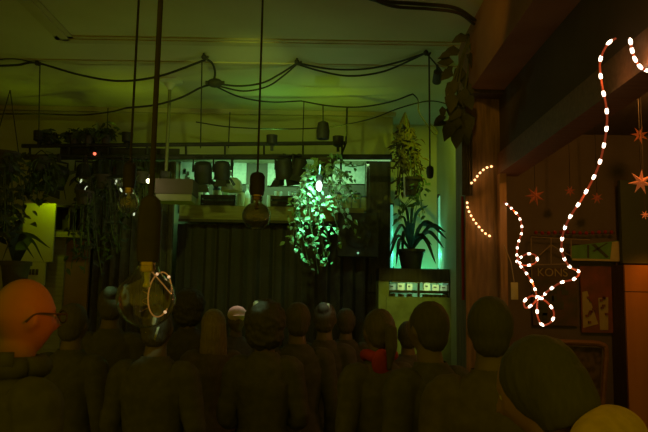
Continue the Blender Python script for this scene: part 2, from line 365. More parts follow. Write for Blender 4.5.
def bottle(px, h, r, Y, m, label, zt):
    x = at(px, 200, Y).x; c = Vector((x, Y, zt)); t = thing('bottle', label, 'bottle', c, 'bottles on the bar shelf')
    MB().lathe([(r * .9, 0), (r, .02 * h), (r, .55 * h), (r * .8, .66 * h), (r * .36, .76 * h), (r * .34, .93 * h), (r * .4, .94 * h), (r * .4, h)], c, 14).build('glass', m, t)
    MB().lathe([(r * 1.01, .15 * h), (r * 1.01, .45 * h)], c, 14).build('bottle_label', M['paper'], t)
def jar(px, h, r, Y, m, label, zt, name='jar', grp='jars and cups on the bar shelf'):
    x = at(px, 200, Y).x; c = Vector((x, Y, zt)); t = thing(name, label, name, c, grp)
    MB().lathe([(r * .75, 0), (r * .9, .05 * h), (r, .5 * h), (r * .95, h), (r * .86, h), (r * .8, .1 * h)], c, 14).build('bowl' if name == 'cup' else 'glass', m, t)
    if name == 'cup': MB().tube(spline([c + Vector((r * .95, 0, h * .75)), c + Vector((r * 1.5, 0, h * .6)), c + Vector((r * .95, 0, h * .25))], 5), .007, 6).build('handle', m, t)
    else: MB().lathe([(r * .97, h), (r * .97, h * 1.12), (r * .9, h * 1.15)], c, 14).build('lid', M['metal'], t)
for i, px in enumerate((184, 191, 198, 207, 217, 226, 240, 247)):
    if i % 2: bottle(px, .26 + .04 * (i % 3), .038, 8.18, M['bottle'] if i % 4 == 1 else M['frost'], f'{ordn[i]} vessel from the left on the bar shelf, a slim bottle', ztop)
    else: jar(px, .19 + .02 * (i % 3), .055, 8.1, M['cream'], f'{ordn[i]} vessel from the left on the bar shelf, a squat jar', ztop)
for i, px in enumerate((271, 278, 285, 292, 299)):
    jar(px, .17 + .05 * (i % 2), .05, 8.15, M['frost'], f'{ordn[i]} pale cup from the left beside the globe bulb on the shelf', ztop, 'cup')
    jar(px + 2, .15, .045, 8.36, M['frost'], f'{ordn[i]} pale cup of the back row, behind the cups beside the globe bulb', ztop, 'cup')
for i, px in enumerate((330, 338, 347, 356, 365)):
    jar(px, .16 + .03 * (i % 2), .052, 8.15, M['cream'], f'{ordn[i]} jar from the left on the shelf behind the ivy', ztop)
def small_tray(px0, px1, label):
    a, b = at(px0, 200, 7.98).x, at(px1, 200, 7.98).x; t = thing('crate', label, 'crate', ((a + b) / 2, 7.98, ztop))
    m = box2(a, b, 7.89, 8.02, ztop, ztop + .02); m.build('crate_base', M['dwood'], t)
    for z in (.05, .11): box2(a, b, 7.89, 7.90, ztop + z - .02, ztop + z + .02).build('slat', M['dwood'], t); box2(a, b, 8.01, 8.02, ztop + z - .02, ztop + z + .02).build('slat', M['dwood'], t)
    for x in (a, b - .012): box2(x, x + .012, 7.89, 8.02, ztop, ztop + .13).build('end_panel', M['dwood'], t)
small_tray(202, 236, 'long low dark crate on the shelf under the pair of stage lamps'); small_tray(271, 294, 'small dark crate on the shelf right of the globe bulb')
# glass dome lamp
c = at(232, 186, 7.6); t = thing('dome_lamp', 'pale glass dome lamp with bright glints above the shelf', 'lamp', c)
MB().lathe([(.12, -.06), (.118, -.0), (.10, .05), (.06, .085), (.015, .095)], c, 20).build('dome_shade', M['frost'], t); MB().tube([c + Vector((0, 0, .09)), c + Vector((0, 0, .30))], .008, 6).build('cord', M['cable'], t)

# ------------------------------------------------------------------ curtains and dark fittings below the shelf
def drape(x0, x1, Y, z0, z1, amp, folds, m, name, label):
    n = 120; mb = MB(); vs, fs = [], []
    for i in range(n + 1):
        u = i / n; x = x0 + (x1 - x0) * u
        y = Y + amp * math.sin(u * folds * 2 * math.pi) + amp * .4 * math.sin(u * folds * 3.7 * math.pi + 1)
        for (z, k) in ((z1, .6), ((z0 + z1) / 2, 1), (z0, 1.25)): vs.append((x, Y + (y - Y) * k, z))
        for (z, k) in ((z0, 1.25), ((z0 + z1) / 2, 1), (z1, .6)): vs.append((x, Y + (y - Y) * k + .012, z))
    for i in range(n):
        for k in range(6): fs.append((i * 6 + k, i * 6 + (k + 1) % 6, i * 6 + 6 + (k + 1) % 6, i * 6 + 6 + k))
    mb.add(vs, fs); return tag(mb.build(name, m), label, 'curtain')
drape(at(176, 240, 7.95).x, at(366, 240, 7.95).x, 8.0, .02, zbot - .04, .03, 16, M['curtain'], 'stage_curtain', 'wide black curtain hanging below the shelf behind the crowd')
drape(at(86, 240, 7.7).x, at(172, 240, 7.7).x, 7.75, .02, at(120, 160, 7.7).z, .04, 9, M['bcurtain'], 'brown_curtain', 'dark brown drape between the doorway and the stage curtain')
a, b = at(367, 158, 8.06), at(391, 158, 8.06)
t = thing('cupboard', 'tall narrow dark cupboard at the right end of the shelf', 'cupboard', ((a.x + b.x) / 2, 8.05, 0))
box2(a.x, b.x, 8.09, 8.46, 0, a.z).build('carcass', M['dwood'], t); box2(a.x + .03, b.x - .03, 8.06, 8.09, .1, 1.75).build('door', M['dwood'], t)
d2 = box2(a.x + .03, b.x - .03, 8.06, 8.09, 1.8, a.z - .04).build('door', M['dwood'], t); MB().box((a.x + .06, 8.05, 1.95), (.015, .02, .12)).build('handle', M['metal'], d2)
c0, c1 = at(338, 213, 7.7), at(378, 257, 7.7)
t = thing('loudspeaker', 'dark loudspeaker box with a tiny cyan light right of the ivy', 'loudspeaker', ((c0.x + c1.x) / 2, 7.75, c1.z))
box2(c0.x, c1.x, 7.66, 7.80, c1.z, c0.z).build('cabinet', M['metal'], t)
cc = Vector(((c0.x + c1.x) / 2, 7.655, (c0.z + c1.z) / 2)); MB().lathe([(.15, 0), (.15, .012), (.13, .012), (.05, -.02)], cc, 20, Matrix.Rotation(R(90), 3, 'X')).build('woofer', M['metal'], t)
MB().ball(at(358, 253, 7.64), .012).build('pilot_light', M['cyanled'], t)
box2(c0.x + .06, c0.x + .20, 7.80, 7.852, zbot + .005, c0.z).build('bracket', M['metal'], t)

# ------------------------------------------------------------------ left back corner
a, b = at(25, 203, 7.4), at(52, 262, 7.4)
tag(box2(a.x, b.x, 7.4, 7.43, b.z, a.z).build('paper_poster', M['paper']), 'blank pale poster hanging in the left corner', 'poster')
a, b = at(22, 262, 7.4), at(44, 285, 7.4)
t = thing('small_sign', 'small pale sign with a dark worn marking under the poster', 'sign', ((a.x + b.x) / 2, 7.41, b.z))
box2(a.x, b.x, 7.4, 7.43, b.z, a.z).build('plate', M['paper'], t)
m = MB(); zc = at(33, 272, 7.4).z
for k in range(4): m.box((a.x + .055 + k * .037, 7.395, zc), (.026, .012, .06)); m.box((a.x + .055 + k * .037, 7.39, zc), (.01, .012, .03))
m.build('marking', M['dry'], t)
a, b = at(52, 205, 7.5), at(84, 232, 7.5)
t = thing('wall_cabinet', 'open dark wall cabinet above the brown door', 'cabinet', ((a.x + b.x) / 2, 7.6, b.z))
box2(a.x, b.x, 7.76, 7.78, b.z, a.z).build('back_panel', M['dwood'], t)
for x in (a.x, (a.x + b.x) / 2, b.x - .02): box2(x, x + .02, 7.5, 7.76, b.z, a.z).build('upright', M['dwood'], t)
for z in (a.z - .02, b.z): box2(a.x, b.x, 7.5, 7.76, z, z + .02).build('board', M['dwood'], t)
box2(a.x, b.x, 7.48, 7.8, b.z - .06, b.z - .002).build('cornice', M['mwood'], t)
a, b = at(50, 238, 7.6), at(62, 300, 7.6); struct(box2(a.x, b.x, 7.6, 7.7, 0, a.z).build('trim_11', M['mwood']))
a, b = at(62, 240, 7.62), at(86, 300, 7.62); dd = struct(box2(a.x, b.x, 7.64, 7.69, 0, a.z).build('door_1', M['brown']))
h = MB().tube([Vector((b.x - .06, 7.60, 1.05)), Vector((b.x - .16, 7.60, 1.05))], .012, 8); h.tube([Vector((b.x - .06, 7.60, 1.05)), Vector((b.x - .06, 7.645, 1.05))], .012, 8); h.build('door_handle', M['brass'], dd)
struct(box2(-4.55, at(88, 240, 7.8).x, 7.82, 7.9, 0, at(20, 120, 7.82).z).build('wall_left_back', M['wall']))

# ------------------------------------------------------------------ plants
def foliage(mb, base, stems, nleaf, L, W, rr, spread=.04, start=.15):
    for pts in stems:
        sp = spline(pts, 6)
        for k in range(nleaf):
            u = start + (1 - start) * rr.random(); i = min(int(u * (len(sp) - 1)), len(sp) - 2)
            p = sp[i].lerp(sp[i + 1], rr.random()) + Vector((rr.gauss(0, spread), rr.gauss(0, spread), rr.gauss(0, spread)))
            d = Vector((rr.gauss(0, 1), rr.gauss(0, 1), rr.gauss(-.55, .6))); s = rr.uniform(.65, 1.25)
            mb.leaf(p, d, (rr.gauss(0, .4), -1, rr.gauss(.6, .4)), L * s, W * s, rr.uniform(.05, .4))
def pot_mesh(c, r, h): return MB().lathe([(r * .68, 0), (r * .72, 0.01), (r * .97, h * .86), (r * 1.08, h * .86), (r * 1.08, h), (r * .95, h), (r * .93, h * .88)], c, 18)
# the lit ivy
rr = random.Random(3)
c = at(325, 176, 6.9); t = thing('hanging_ivy', 'bright trailing ivy in a hanging pot, lit green white', 'hanging plant', c)
pot_mesh(c, .105, .17).build('pot', M['pot'], t); MB().lathe([(.09, .14), (.02, .15)], c, 16).build('soil', M['soil'], t)
for s in (-1, 1): MB().tube([c + Vector((s * .1, 0, .16)), Vector((c.x, c.y, at(325, 157, 6.9).z))], .005, 5).build('hanger', M['cable'], t)
MB().tube([Vector((c.x, c.y, at(325, 157, 6.9).z)), Vector((c.x, YT, at(325, 157, YT).z - .03))], .006, 5).build('hanger', M['cable'], t)
top = c + Vector((0, 0, .16)); stems = []
for (ex, ey, mx, my, n) in ((318, 270, 306, 205, 2), (307, 266, 300, 210, 2), (293, 246, 300, 200, 2), (326, 263, 316, 205, 2), (301, 258, 303, 195, 2), (331, 248, 322, 205, 1), (291, 228, 302, 190, 1), (343, 240, 332, 205, 1), (356, 238, 345, 215, 1), (350, 226, 338, 200, 1), (313, 252, 312, 210, 1), (352, 202, 345, 188, 1), (299, 210, 310, 185, 1)):
    for k in range(n):
        e = at(ex + rr.gauss(0, 2), ey + rr.gauss(0, 3), 6.8 + rr.gauss(0, .06)); mm = at(mx + rr.gauss(0, 3), my + rr.gauss(0, 4), 6.72 + rr.gauss(0, .05))
        stems.append([top, top + (mm - top) * .35 + Vector((0, -.03, .03)), mm, e])
m = MB()
for s in stems: m.tube(spline(s, 5), .004, 5)
m.build('stems', M['stem'], t)
m = MB(); foliage(m, top, stems, 30, .060, .037, rr, .036); m.build('leaves', M['bleaf'], t, smooth=False)
m = MB()
arch = [[top, top + Vector((.12, -.02, .05)), at(348, 166, 6.9), at(364, 165, 6.9)], [top, at(338, 175, 6.9), at(350, 192, 6.88), at(362, 196, 6.86)], [top, at(340, 170, 6.9), at(352, 178, 6.88)]]
for s in arch: m.tube(spline(s, 5), .006, 5)
foliage(m, top, arch, 16, .06, .035, rr, .03); m.build('side_shoots', M['leaf'], t, smooth=False)
# clipped-on lamp glowing inside it
c = at(319, 186, 6.5); t = thing('clip_lamp', 'small glaring white clipped-on lamp in front of the ivy', 'lamp', c)
MB().ball(c, (.028, .028, .05), 12, 8).build('glowing_bulb', M['glow'], t); MB().lathe([(.03, .045), (.032, .09), (.02, .11)], c, 14).build('socket', M['metal'], t)
MB().tube(spline([c + Vector((0, 0, .10)), c + Vector((.01, .1, .22)), c + Vector((.03, .4, .18)), c + Vector((.03, .42, .06))], 6), .006, 6).build('gooseneck', M['metal'], t)
# little downward spot on the thin rail peg
c = at(323, 131, 6.6); t = thing('mini_spotlight', 'small oval black spotlight hanging above the ivy', 'spotlight', c)
MB().lathe([(.015, .10), (.05, .08), (.065, 0), (.06, -.08), (.05, -.08), (.05, -.04)], c, 16).build('lamp_body', M['cable'], t); MB().tube([c + Vector((0, 0, .1)), at(323, 106, 6.95)], .006, 6).build('cord', M['cable'], t)
MB().lathe([(.049, -.05), (.01, -.045)], c, 14).build('lens', M['frost'], t)

def strap_plant(name, label, c, r, h, ends, mleaf, mpot, w=.035, extra=None):
    t = thing(name, label, 'potted plant', c); pot_mesh(c, r, h).build('pot', mpot, t); MB().lathe([(r * .9, h * .86), (.02, h * .9)], c, 14).build('soil', M['soil'], t)
    m = MB(); top = c + Vector((0, 0, h * .9))
    for mid, e in ends:
        sp = spline([top, mid, e], 9); n = len(sp); u = Vector((0, 1, 0))
        vs, fs = [], []
        for i, p in enumerate(sp):
            tt = i / (n - 1); ww = w * (math.sin(math.pi * (.12 + .88 * tt)) ** .7 if tt < 1 else .05)
            tg = (sp[min(i + 1, n - 1)] - sp[max(i - 1, 0)]).normalized(); sd = tg.cross(u); sd = sd.normalized() if sd.length > .05 else Vector((1, 0, 0))
            nn = sd.cross(tg)
            vs += [p + sd * ww * .55 - nn * ww * .8, p + Vector((0, 0, -.004)), p - sd * ww * .55 + nn * ww * .8]
        for i in range(n - 1): fs += [(i * 3, i * 3 + 1, i * 3 + 4, i * 3 + 3), (i * 3 + 1, i * 3 + 2, i * 3 + 5, i * 3 + 4)]
        m.add(vs, fs)
    m.build('leaves', mleaf, t); return t
YL = 7.9
zledge = at(420, 270, YL).z
c = at(411, 270, YL); c.z = zledge
ends = []
for (mx, my, ex, ey) in ((425, 222, 448, 240), (428, 232, 444, 248), (420, 226, 436, 228), (424, 238, 436, 264), (402, 225, 390, 246), (398, 236, 388, 262), (404, 218, 392, 226), (412, 210, 418, 202), (407, 212, 400, 200), (400, 240, 396, 266), (416, 215, 428, 205), (430, 226, 446, 232), (404, 232, 402, 260), (420, 235, 432, 245)):
    ends.append((at(mx, my, YL - rr.uniform(-.02, .12)), at(ex, ey, YL - rr.uniform(0, .16))))
strap_plant('potted_spider_plant', 'strap leaved plant in a dark pot on the cyan lit ledge', c, .15, .23, ends, M['dleaf'], M['pot'], .035)
for px, y0, y1, lab in ((391.5, 205, 268, 'added cyan glow strip on the wall beside the dark cupboard'), (440, 196, 270, 'added cyan glow strip in the wall corner right of the strap leaved plant')):  # tubes added in place of cyan light on the wall edges
    p0, p1 = at(px, y1, 8.27 if px > 420 else 8.47), at(px, y0, 8.27 if px > 420 else 8.47); t = thing('added_glow_tube', lab, 'added glow tube', p0)
    MB().tube([p0, p1], .020, 10).build('glow_strip', M['cyanglow'], t)
    for p in (p0, p1): MB().box(p + Vector((0, .012, 0)), (.055, .05, .04)).build('end_cap', M['metal'], t)
    for f in (.2, .55): ADDED_GLOWS.append(p0.lerp(p1, f) + Vector((.04 if px < 420 else -.04, -.05, 0)))
# ledge cabinet
x0, x1 = at(379, 275, 7.6).x, at(469, 275, 7.6).x; x1 = min(x1, 1.37)
t = thing('ledge_cabinet', 'dark open cabinet with a thick ledge under the strap leaved plant', 'cabinet', ((x0 + x1) / 2, 7.85, 0))
zl2 = at(420, 281, 7.6).z; zm = at(420, 291.5, 7.6).z; zlo = at(420, 298, 7.6).z
box2(x0, x1, 7.6, 8.04, zl2, zledge).build('ledge_top', M['dwood'], t)
ml, mr = at(389, 285, 7.62).x, at(452, 285, 7.62).x; xr = at(462, 285, 7.62).x
box2(x0, ml, 7.62, 8.04, 0, zl2).build('side_panel', M['sack'], t); box2(mr, xr, 7.64, 8.04, 0, zl2).build('side_panel', M['mwood'], t); box2(xr, x1, 7.62, 8.04, 0, zl2).build('side_panel', M['dwood'], t)
box2(ml, mr, 7.66, 8.02, zm - .012, zm + .012).build('shelf_board', M['dwood'], t); box2(ml, mr, 7.70, 8.02, zlo - .02, zlo).build('shelf_board', M['mwood'], t)
xm = at(419, 285, 7.62).x; box2(xm - .012, xm + .012, 7.64, 7.67, zlo, zl2).build('divider', M['dwood'], t)
box2(ml - .03, mr, 7.58, 7.62, .3, zlo + .01).build('front_panel', M['sack'], t)
box2(ml + .03, mr - .03, 7.62, 7.645, zl2 - .018, zl2).build('fill_lamp_strip', M['white'], t)  # strip added for more light on the cartons
k = 0
for row, (zz, hh) in enumerate(((zm + .012, .085), (zlo, .05))):
    for i in range(7):
        px = 392 + i * 8.6
        if abs(px - 419) < 3: continue
        x = at(px, 288, 7.8).x; k += 1
        lab = f'{ordn[i]} pale box from the left on the {"upper" if row == 0 else "lower"} shelf of the ledge cabinet'
        w = rnd.uniform(.05, .085); h = hh * rnd.uniform(.7, 1)
        tt = thing('small_box', lab, 'box', (x, 7.8, zz)); box2(x - w / 2, x + w / 2, 7.75, 7.86, zz, zz + h).build('carton', M['paper'] if (i + row) % 3 else M['palegreen'], tt)
        box2(x - w * .3, x + w * .1, 7.742, 7.75, zz + h * .5, zz + h * .7).build('print', M['dry'], tt)
for px, lab in ((398, 'small white wall lamp low behind the ledge, left of the strap leaved plant'), (426, 'small white wall lamp low behind the ledge, right of the strap leaved plant')):
    x = at(px, 264, 8.4).x; t = thing('wall_lamp', lab, 'wall lamp', (x, 8.44, zledge - .06))
    box2(x - .06, x + .06, 8.40, 8.5, zledge - .10, zledge - .03).build('lamp_base', M['white'], t); MB().lathe([(.03, 0), (.045, .02), (.05, .05), (.046, .05), (.03, .015)], (x, 8.38, zledge - .03), 14).build('reflector', M['white'], t)
# hanging basket above the strap plant
c = at(411, 196, 7.2); t = thing('hanging_basket', 'dark hanging pot with dried brown trailing growth by the beam end', 'hanging plant', c)
pot_mesh(c, .10, .19).build('pot', M['pot'], t)
topc = at(405, 112, 7.2)
for s in (-.09, 0, .09): MB().tube([c + Vector((s, (abs(s) < .01) * -.09, .18)), topc], .005, 5).build('hanger', M['stem'], t)
m = MB(); st = []
for k in range(14):
    e = at(rr.uniform(396, 424), rr.uniform(160, 200), 7.2 + rr.gauss(0, .08)); st.append([at(404 + rr.gauss(0, 3), 128, 7.2), at(rr.uniform(396, 416), 145, 7.2 + rr.gauss(0, .08)), e])
[m.tube(spline([topc] + q_, 5), .006, 5) for q_ in st]; foliage(m, c, st, 22, .09, .03, rr, .03, 0.0); m.build('dried_growth', M['dry'], t, smooth=False)
m = MB(); st = [[c + Vector((0, 0, .18)), at(rr.uniform(398, 424), 186, 7.15), at(rr.uniform(396, 428), rr.uniform(205, 226), 7.15)] for k in range(7)]
for s in st: m.tube(spline(s, 5), .004, 5)
foliage(m, c, st, 9, .08, .03, rr, .03); m.build('leaves', M['leaf'], t, smooth=False)
MB().tube([at(404, 176, 7.08), at(405, 198, 7.08)], .01, 6).build('glint_rod', M['white'], t)  # white rod modelled in place of a glint by the pot
# vine along the lintel end
c = at(472, 40, YP - .1); t = thing('philodendron_vine', 'dark large leaved vine hanging down the end of the brown lintel', 'vine', at(462, 140, YP - .1))
m = MB(); st = [[at(478, 8, YP - .1), at(472, 35, YP - .12), at(460, 65, YP - .12), at(454, 92, YP - .12)], [at(478, 12, YP - .1), at(466, 48, YP - .12), at(458, 88, YP - .12), at(457, 118, YP - .14)], [at(468, 40, YP - .12), at(455, 75, YP - .15), at(446, 100, YP - .15)], [at(471, 30, YP - .1), at(468, 70, YP - .1), at(464, 100, YP - .1), at(466, 135, YP - .1)]]
for s in st: m.tube(spline(s, 6), .008, 6)
m.build('stems', M['stem'], t)
m = MB()
for (px, py, dx, dz, L) in ((476, 18, -.5, -.6, .13), (468, 36, -.8, -.3, .14), (460, 50, -1, -.3, .15), (470, 52, .3, -1, .15), (454, 62, -1, .1, .14), (462, 66, -.4, -1, .16), (456, 80, -.5, -1, .17), (452, 92, -.1, -1, .18), (460, 90, .4, -1, .15), (446, 116, -.7, -.4, .12), (444, 122, -.5, -.2, .1), (455, 118, -.5, -1, .20), (461, 118, .3, -1, .2), (457, 126, 0, -1, .18), (466, 95, .2, -1, .16), (467, 112, .1, -1, .18), (473, 40, .2, -1, .13), (464, 128, .2, -1, .15), (450, 104, .2, -1, .14), (452, 70, -.7, -.7, .14), (466, 76, .2, -1, .14), (480, 6, -.6, -.5, .12), (452, 122, -.4, -1, .16)):
    m.leaf(at(px, py, YP - .14 + rr.gauss(0, .04)), (dx, rr.gauss(0, .25), dz), (rr.gauss(0, .3), -1, .3), L, L * .62, rr.uniform(.05, .25))
    m.leaf(at(px + rr.gauss(0, 4), py + rr.gauss(0, 5), YP - .12 + rr.gauss(0, .04)), (dx + rr.gauss(0, .5), rr.gauss(0, .25), dz + rr.gauss(0, .4)), (rr.gauss(0, .3), -1, .3), L * .7, L * .42, rr.uniform(.05, .25))
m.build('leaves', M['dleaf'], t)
tag(drape(at(463, 200, YP).x, XP0 - .003, YP + .06, at(465, 300, YP).z, at(466, 195, YP).z, .008, 3, M['redstrip'], 'red_scarf', 'x'), 'narrow red cloth strip hanging on the left edge of the pillar', 'cloth')
tag(drape(at(464, 150, YP).x - .02, at(472, 150, YP).x, YP - .03, at(466, 196, YP).z, at(468, 128, YP).z, .008, 4, M['bcurtain'], 'dark_tassel', 'x'), 'dark ragged tassel hanging on the pillar above the red strip', 'tassel')
# left hanging plants
def trailing(name, label, px, py, Y, r, nst, drop, m_l, spreadpx, hang_to, L=.08, seed=1, nl=12):
    q = random.Random(seed); c = at(px, py, Y); t = thing(name, label, 'hanging plant', c)
    pot_mesh(c, r, r * 1.5).build('pot', M['pot'], t); top = c + Vector((0, 0, r * 1.45))
    hz = at(px, hang_to, Y).z
    for s in (-1, 1): MB().tube([c + Vector((s * r, 0, r * 1.4)), Vector((c.x, c.y, hz))], .005, 5).build('hanger', M['cable'], t)
    st = []
    for k in range(nst):
        ex = px + q.gauss(0, spreadpx); st.append([top, at(px + (ex - px) * .7, py - r * 60 + q.uniform(-8, 4), Y + q.gauss(0, .1)), at(ex, py + drop * q.uniform(.2, .7), Y + q.gauss(0, .12)), at(ex + q.gauss(0, 3), py + drop * q.uniform(.6, 1.05), Y + q.gauss(0, .12))])
    m = MB()
    for s in st: m.tube(spline(s, 4), .005, 5)
    m.build('stems', M['stem'], t); m = MB(); foliage(m, top, st, nl, L, L * .45, q, .04); m.build('leaves', m_l, t, smooth=False)
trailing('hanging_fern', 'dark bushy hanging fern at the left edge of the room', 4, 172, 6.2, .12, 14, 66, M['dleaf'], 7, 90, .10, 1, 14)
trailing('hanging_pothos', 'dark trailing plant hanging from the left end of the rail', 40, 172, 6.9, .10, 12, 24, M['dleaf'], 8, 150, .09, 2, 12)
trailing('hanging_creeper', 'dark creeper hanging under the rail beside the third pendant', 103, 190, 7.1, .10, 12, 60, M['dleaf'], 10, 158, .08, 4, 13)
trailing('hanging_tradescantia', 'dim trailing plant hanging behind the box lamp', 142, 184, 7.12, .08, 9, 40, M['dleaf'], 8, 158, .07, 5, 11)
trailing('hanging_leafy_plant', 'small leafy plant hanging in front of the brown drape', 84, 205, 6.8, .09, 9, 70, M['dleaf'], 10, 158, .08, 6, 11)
# arching plant at the far left, standing on a stool
c = at(14, 290, 6.4); st = thing('plant_stand', 'dark tall wooden plant stand behind the bald man', 'stand', (c.x, c.y, 0))
MB().lathe([(.16, c.z - .03), (.16, c.z - .001)], (c.x, c.y, 0), 18).build('top', M['dwood'], st)
for k in range(3): MB().tube([Vector((c.x + .12 * math.cos(k * 2.1), c.y + .12 * math.sin(k * 2.1), c.z - .03)), Vector((c.x + .18 * math.cos(k * 2.1), c.y + .18 * math.sin(k * 2.1), 0))], .015, 8).build('leg', M['dwood'], st)
ends = [(at(a_, b_, 6.4 - rr.uniform(0, .2)), at(e_, f_, 6.4 - rr.uniform(0, .25))) for a_, b_, e_, f_ in ((28, 236, 50, 248), (30, 240, 44, 262), (24, 236, 40, 240), (18, 228, 24, 218), (8, 236, -8, 250), (12, 232, 2, 225), (22, 244, 34, 258), (10, 244, 0, 266))]
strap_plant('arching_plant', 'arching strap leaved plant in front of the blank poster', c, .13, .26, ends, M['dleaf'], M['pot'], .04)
# plants standing on the rail
def shelf_plant(px, py, Y, label, sd, n=14, spread=9, h=14):
    q = random.Random(sd); c = at(px, py, Y); t = thing('potted_plant', label, 'potted plant', c); pot_mesh(c, .055, .09).build('pot', M['pot'], t)
    m = MB(); st = []
    for k in range(n): st.append([c + Vector((0, 0, .08)), at(px + q.gauss(0, spread * .4), py - h * .6, Y), at(px + q.gauss(0, spread * .8), py - h * q.uniform(.5, 1.1), Y + q.gauss(0, .08))])
    foliage(m, c, st, 7, .09, .04, q, .03, .2); m.build('leaves', M['dleaf'], t, smooth=False)
rz = 145
shelf_plant(48, rz - 1, YT, 'dark compact plant standing on the rail far left', 11, 12, 6, 12)
shelf_plant(74, rz - 1, YT, 'low spreading dark plant on the rail, second from the left', 12, 12, 10, 13)
shelf_plant(88, rz - 1, YT, 'bushy dark plant on the rail above the pilot light', 13, 12, 8, 16)
shelf_plant(106, rz - 1, YT, 'tall thin dark plant on the rail left of the tall cords', 14, 10, 7, 20)

# ------------------------------------------------------------------ pendants
def pendant(label, top_px, sock, Y, sr, sh, prof, wire_r, glassm='glass', loop=False):
    s0 = at(*sock, Y); t = thing('pendant_bulb', label, 'pendant lamp', s0)
    tp = at(*top_px, Y); d = (tp - s0); cz = Vector((s0.x, s0.y, HC)); 
    MB().tube([s0 + Vector((0, 0, sh * .95)), cz], wire_r, 8).build('cord', M['cable'], t)
    MB().lathe([(sr * .4, sh), (sr * .8, sh * .94), (sr, sh * .8), (sr, .03), (sr * .9, 0)], s0, 20).build('socket', M['metal'], t)
    MB().lathe([(sr * .62, .005), (sr * .66, -.006), (sr * .6, -.012), (sr * .66, -.02), (sr * .58, -.03)], s0, 20).build('screw_collar', M['brass'], t)
    th = .0025
    inn = [(max(r - th, .002), z) for r, z in prof]; 
    gb = MB().lathe(prof, s0, 40).build('glass_bulb', M[glassm], t); gb.data.flip_normals()
    MB().lathe(inn[:-1] + [(inn[-1][0], inn[-1][1] + th)], s0, 40).build('inner_surface', M['glass'], gb)
    H = prof[-1][1]
    MB().lathe([(.012, -.02), (.008, H * .3), (.014, H * .38), (.003, H * .42)], s0, 10).build('glass_stem', M['frost'], t)
    m = MB(); sp = []
    for k in range(60): a_ = k / 59 * 5 * math.pi; rr_ = sr * .55; sp.append(s0 + Vector((rr_ * math.cos(a_) * .6, rr_ * math.sin(a_) * .6, H * (.35 + .4 * k / 59))))
    m.tube(sp, .0012, 5); m.build('filament', M['brass'], t)
    if loop:  # glowing loop modelled in place of the rope reflection
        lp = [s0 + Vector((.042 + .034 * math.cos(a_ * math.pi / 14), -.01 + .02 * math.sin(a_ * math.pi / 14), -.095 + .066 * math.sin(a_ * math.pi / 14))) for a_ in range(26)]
        MB().tube([s0 + Vector((.005, 0, -.02))] + lp, .0022, 6).build('painted_reflection_loop', M['reflectloop'], t)
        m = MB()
        for k in (4, 9, 24): m = MB().ball(lp[k], .0048, 8, 6); m.build('reflection_spot', M['reflectdot'], t)
    return t
def bulb_prof(neck, R_, H, globe=False):
    pr = [(neck, -.012)]
    n = 14; cz = -(H - R_)
    if globe:
        pr += [(neck, -.04)]; a0 = math.asin(min(.99, neck / R_)); 
        for k in range(n + 1): a_ = a0 + (math.pi - a0 - .02) * k / n; pr.append((R_ * math.sin(a_), cz + R_ * math.cos(a_)))
    else:
        for k in range(1, 8):
            u = k / 8; s_ = u * u * (3 - 2 * u); pr.append((neck + (R_ * .97 - neck) * s_, -.012 + (cz + .02 + .012) * u))
        for k in range(n + 1): a_ = math.pi / 2 + (math.pi / 2 - .02) * k / n; pr.append((R_ * math.sin(a_), cz + R_ * math.cos(a_)))
    return pr
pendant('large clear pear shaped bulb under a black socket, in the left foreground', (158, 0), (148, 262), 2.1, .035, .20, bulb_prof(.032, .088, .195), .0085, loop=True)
pendant('round clear globe bulb on a thin cord in the middle', (262, 0), (257, 195), 4.2, .046, .14, bulb_prof(.036, .086, .215, True), .0065, 'smoke')
pendant('dim smaller bulb on the leftmost tall cord, with a dark socket', (138, 0), (129, 188), 3.9, .036, .15, bulb_prof(.03, .06, .15), .007)
# box lamp on its white tube
a, b = at(159, 181, 6.9), at(195, 203, 6.9); cx = (a.x + b.x) / 2
t = thing('box_lamp', 'brown box lamp hanging on a thin pale tube from the ceiling', 'pendant lamp', (cx, 6.9, b.z))
zmid = at(175, 196, 6.9).z
box2(a.x, b.x, 6.75, 7.05, zmid, a.z).build('box_shade', M['upper'], t); box2(a.x + .01, b.x - .01, 6.76, 7.04, b.z, zmid).build('lower_band', M['band'], t)
tx = at(168, 130, 6.9).x
MB().tube([Vector((tx, 6.9, a.z)), Vector((tx, 6.9, HC - .05))], .017, 10).build('tube_stem', M['band'], t)
MB().lathe([(.02, -.10), (.06, -.04), (.13, -.02), (.13, 0)], (tx, 6.9, HC), 18).build('ceiling_rose', M['white'], t); MB().box((tx, 6.9, a.z + .05), (.10, .06, .10), bev=.01).build('junction', M['metal'], t)
c = at(149, 181, 6.7); t = thing('string_bulb', 'tiny glowing warm white bulb left of the box lamp', 'bulb', c)
MB().ball(c, (.028, .028, .024), 12, 8).build('glowing_glass', M['warmglow'], t); MB().lathe([(.014, .02), (.016, .06), (.006, .07)], c, 10).build('socket', M['metal'], t); MB().tube([c + Vector((0, 0, .06)), at(149, 158, 7.25)], .005, 5).build('cord', M['cable'], t)
def glints(label, pts, Y, seed):
    q = random.Random(seed); c = at(*pts[0], Y); t = thing('painted_glints', label, 'painted glints', c)  # glowing drops added in place of glints, with threads and rod
    for px, py in pts:
        p = at(px, py, Y); MB().ball(p, (.010, .010, q.uniform(.014, .026)), 8, 6, Matrix.Rotation(q.uniform(-.6, .6), 3, 'Y')).build('glint_drop', M['glintpaint'], t)
    for px, py in pts: p = at(px, py, Y); MB().tube([p + Vector((0, 0, .03)), Vector((p.x, p.y, at(px, 157, Y).z))], .003, 4).build('thread', M['cable'], t)
    MB().tube([at(pts[0][0] - 2, 157, Y), at(pts[-1][0] + 2, 157, Y)], .006, 5).build('rod', M['cable'], t)
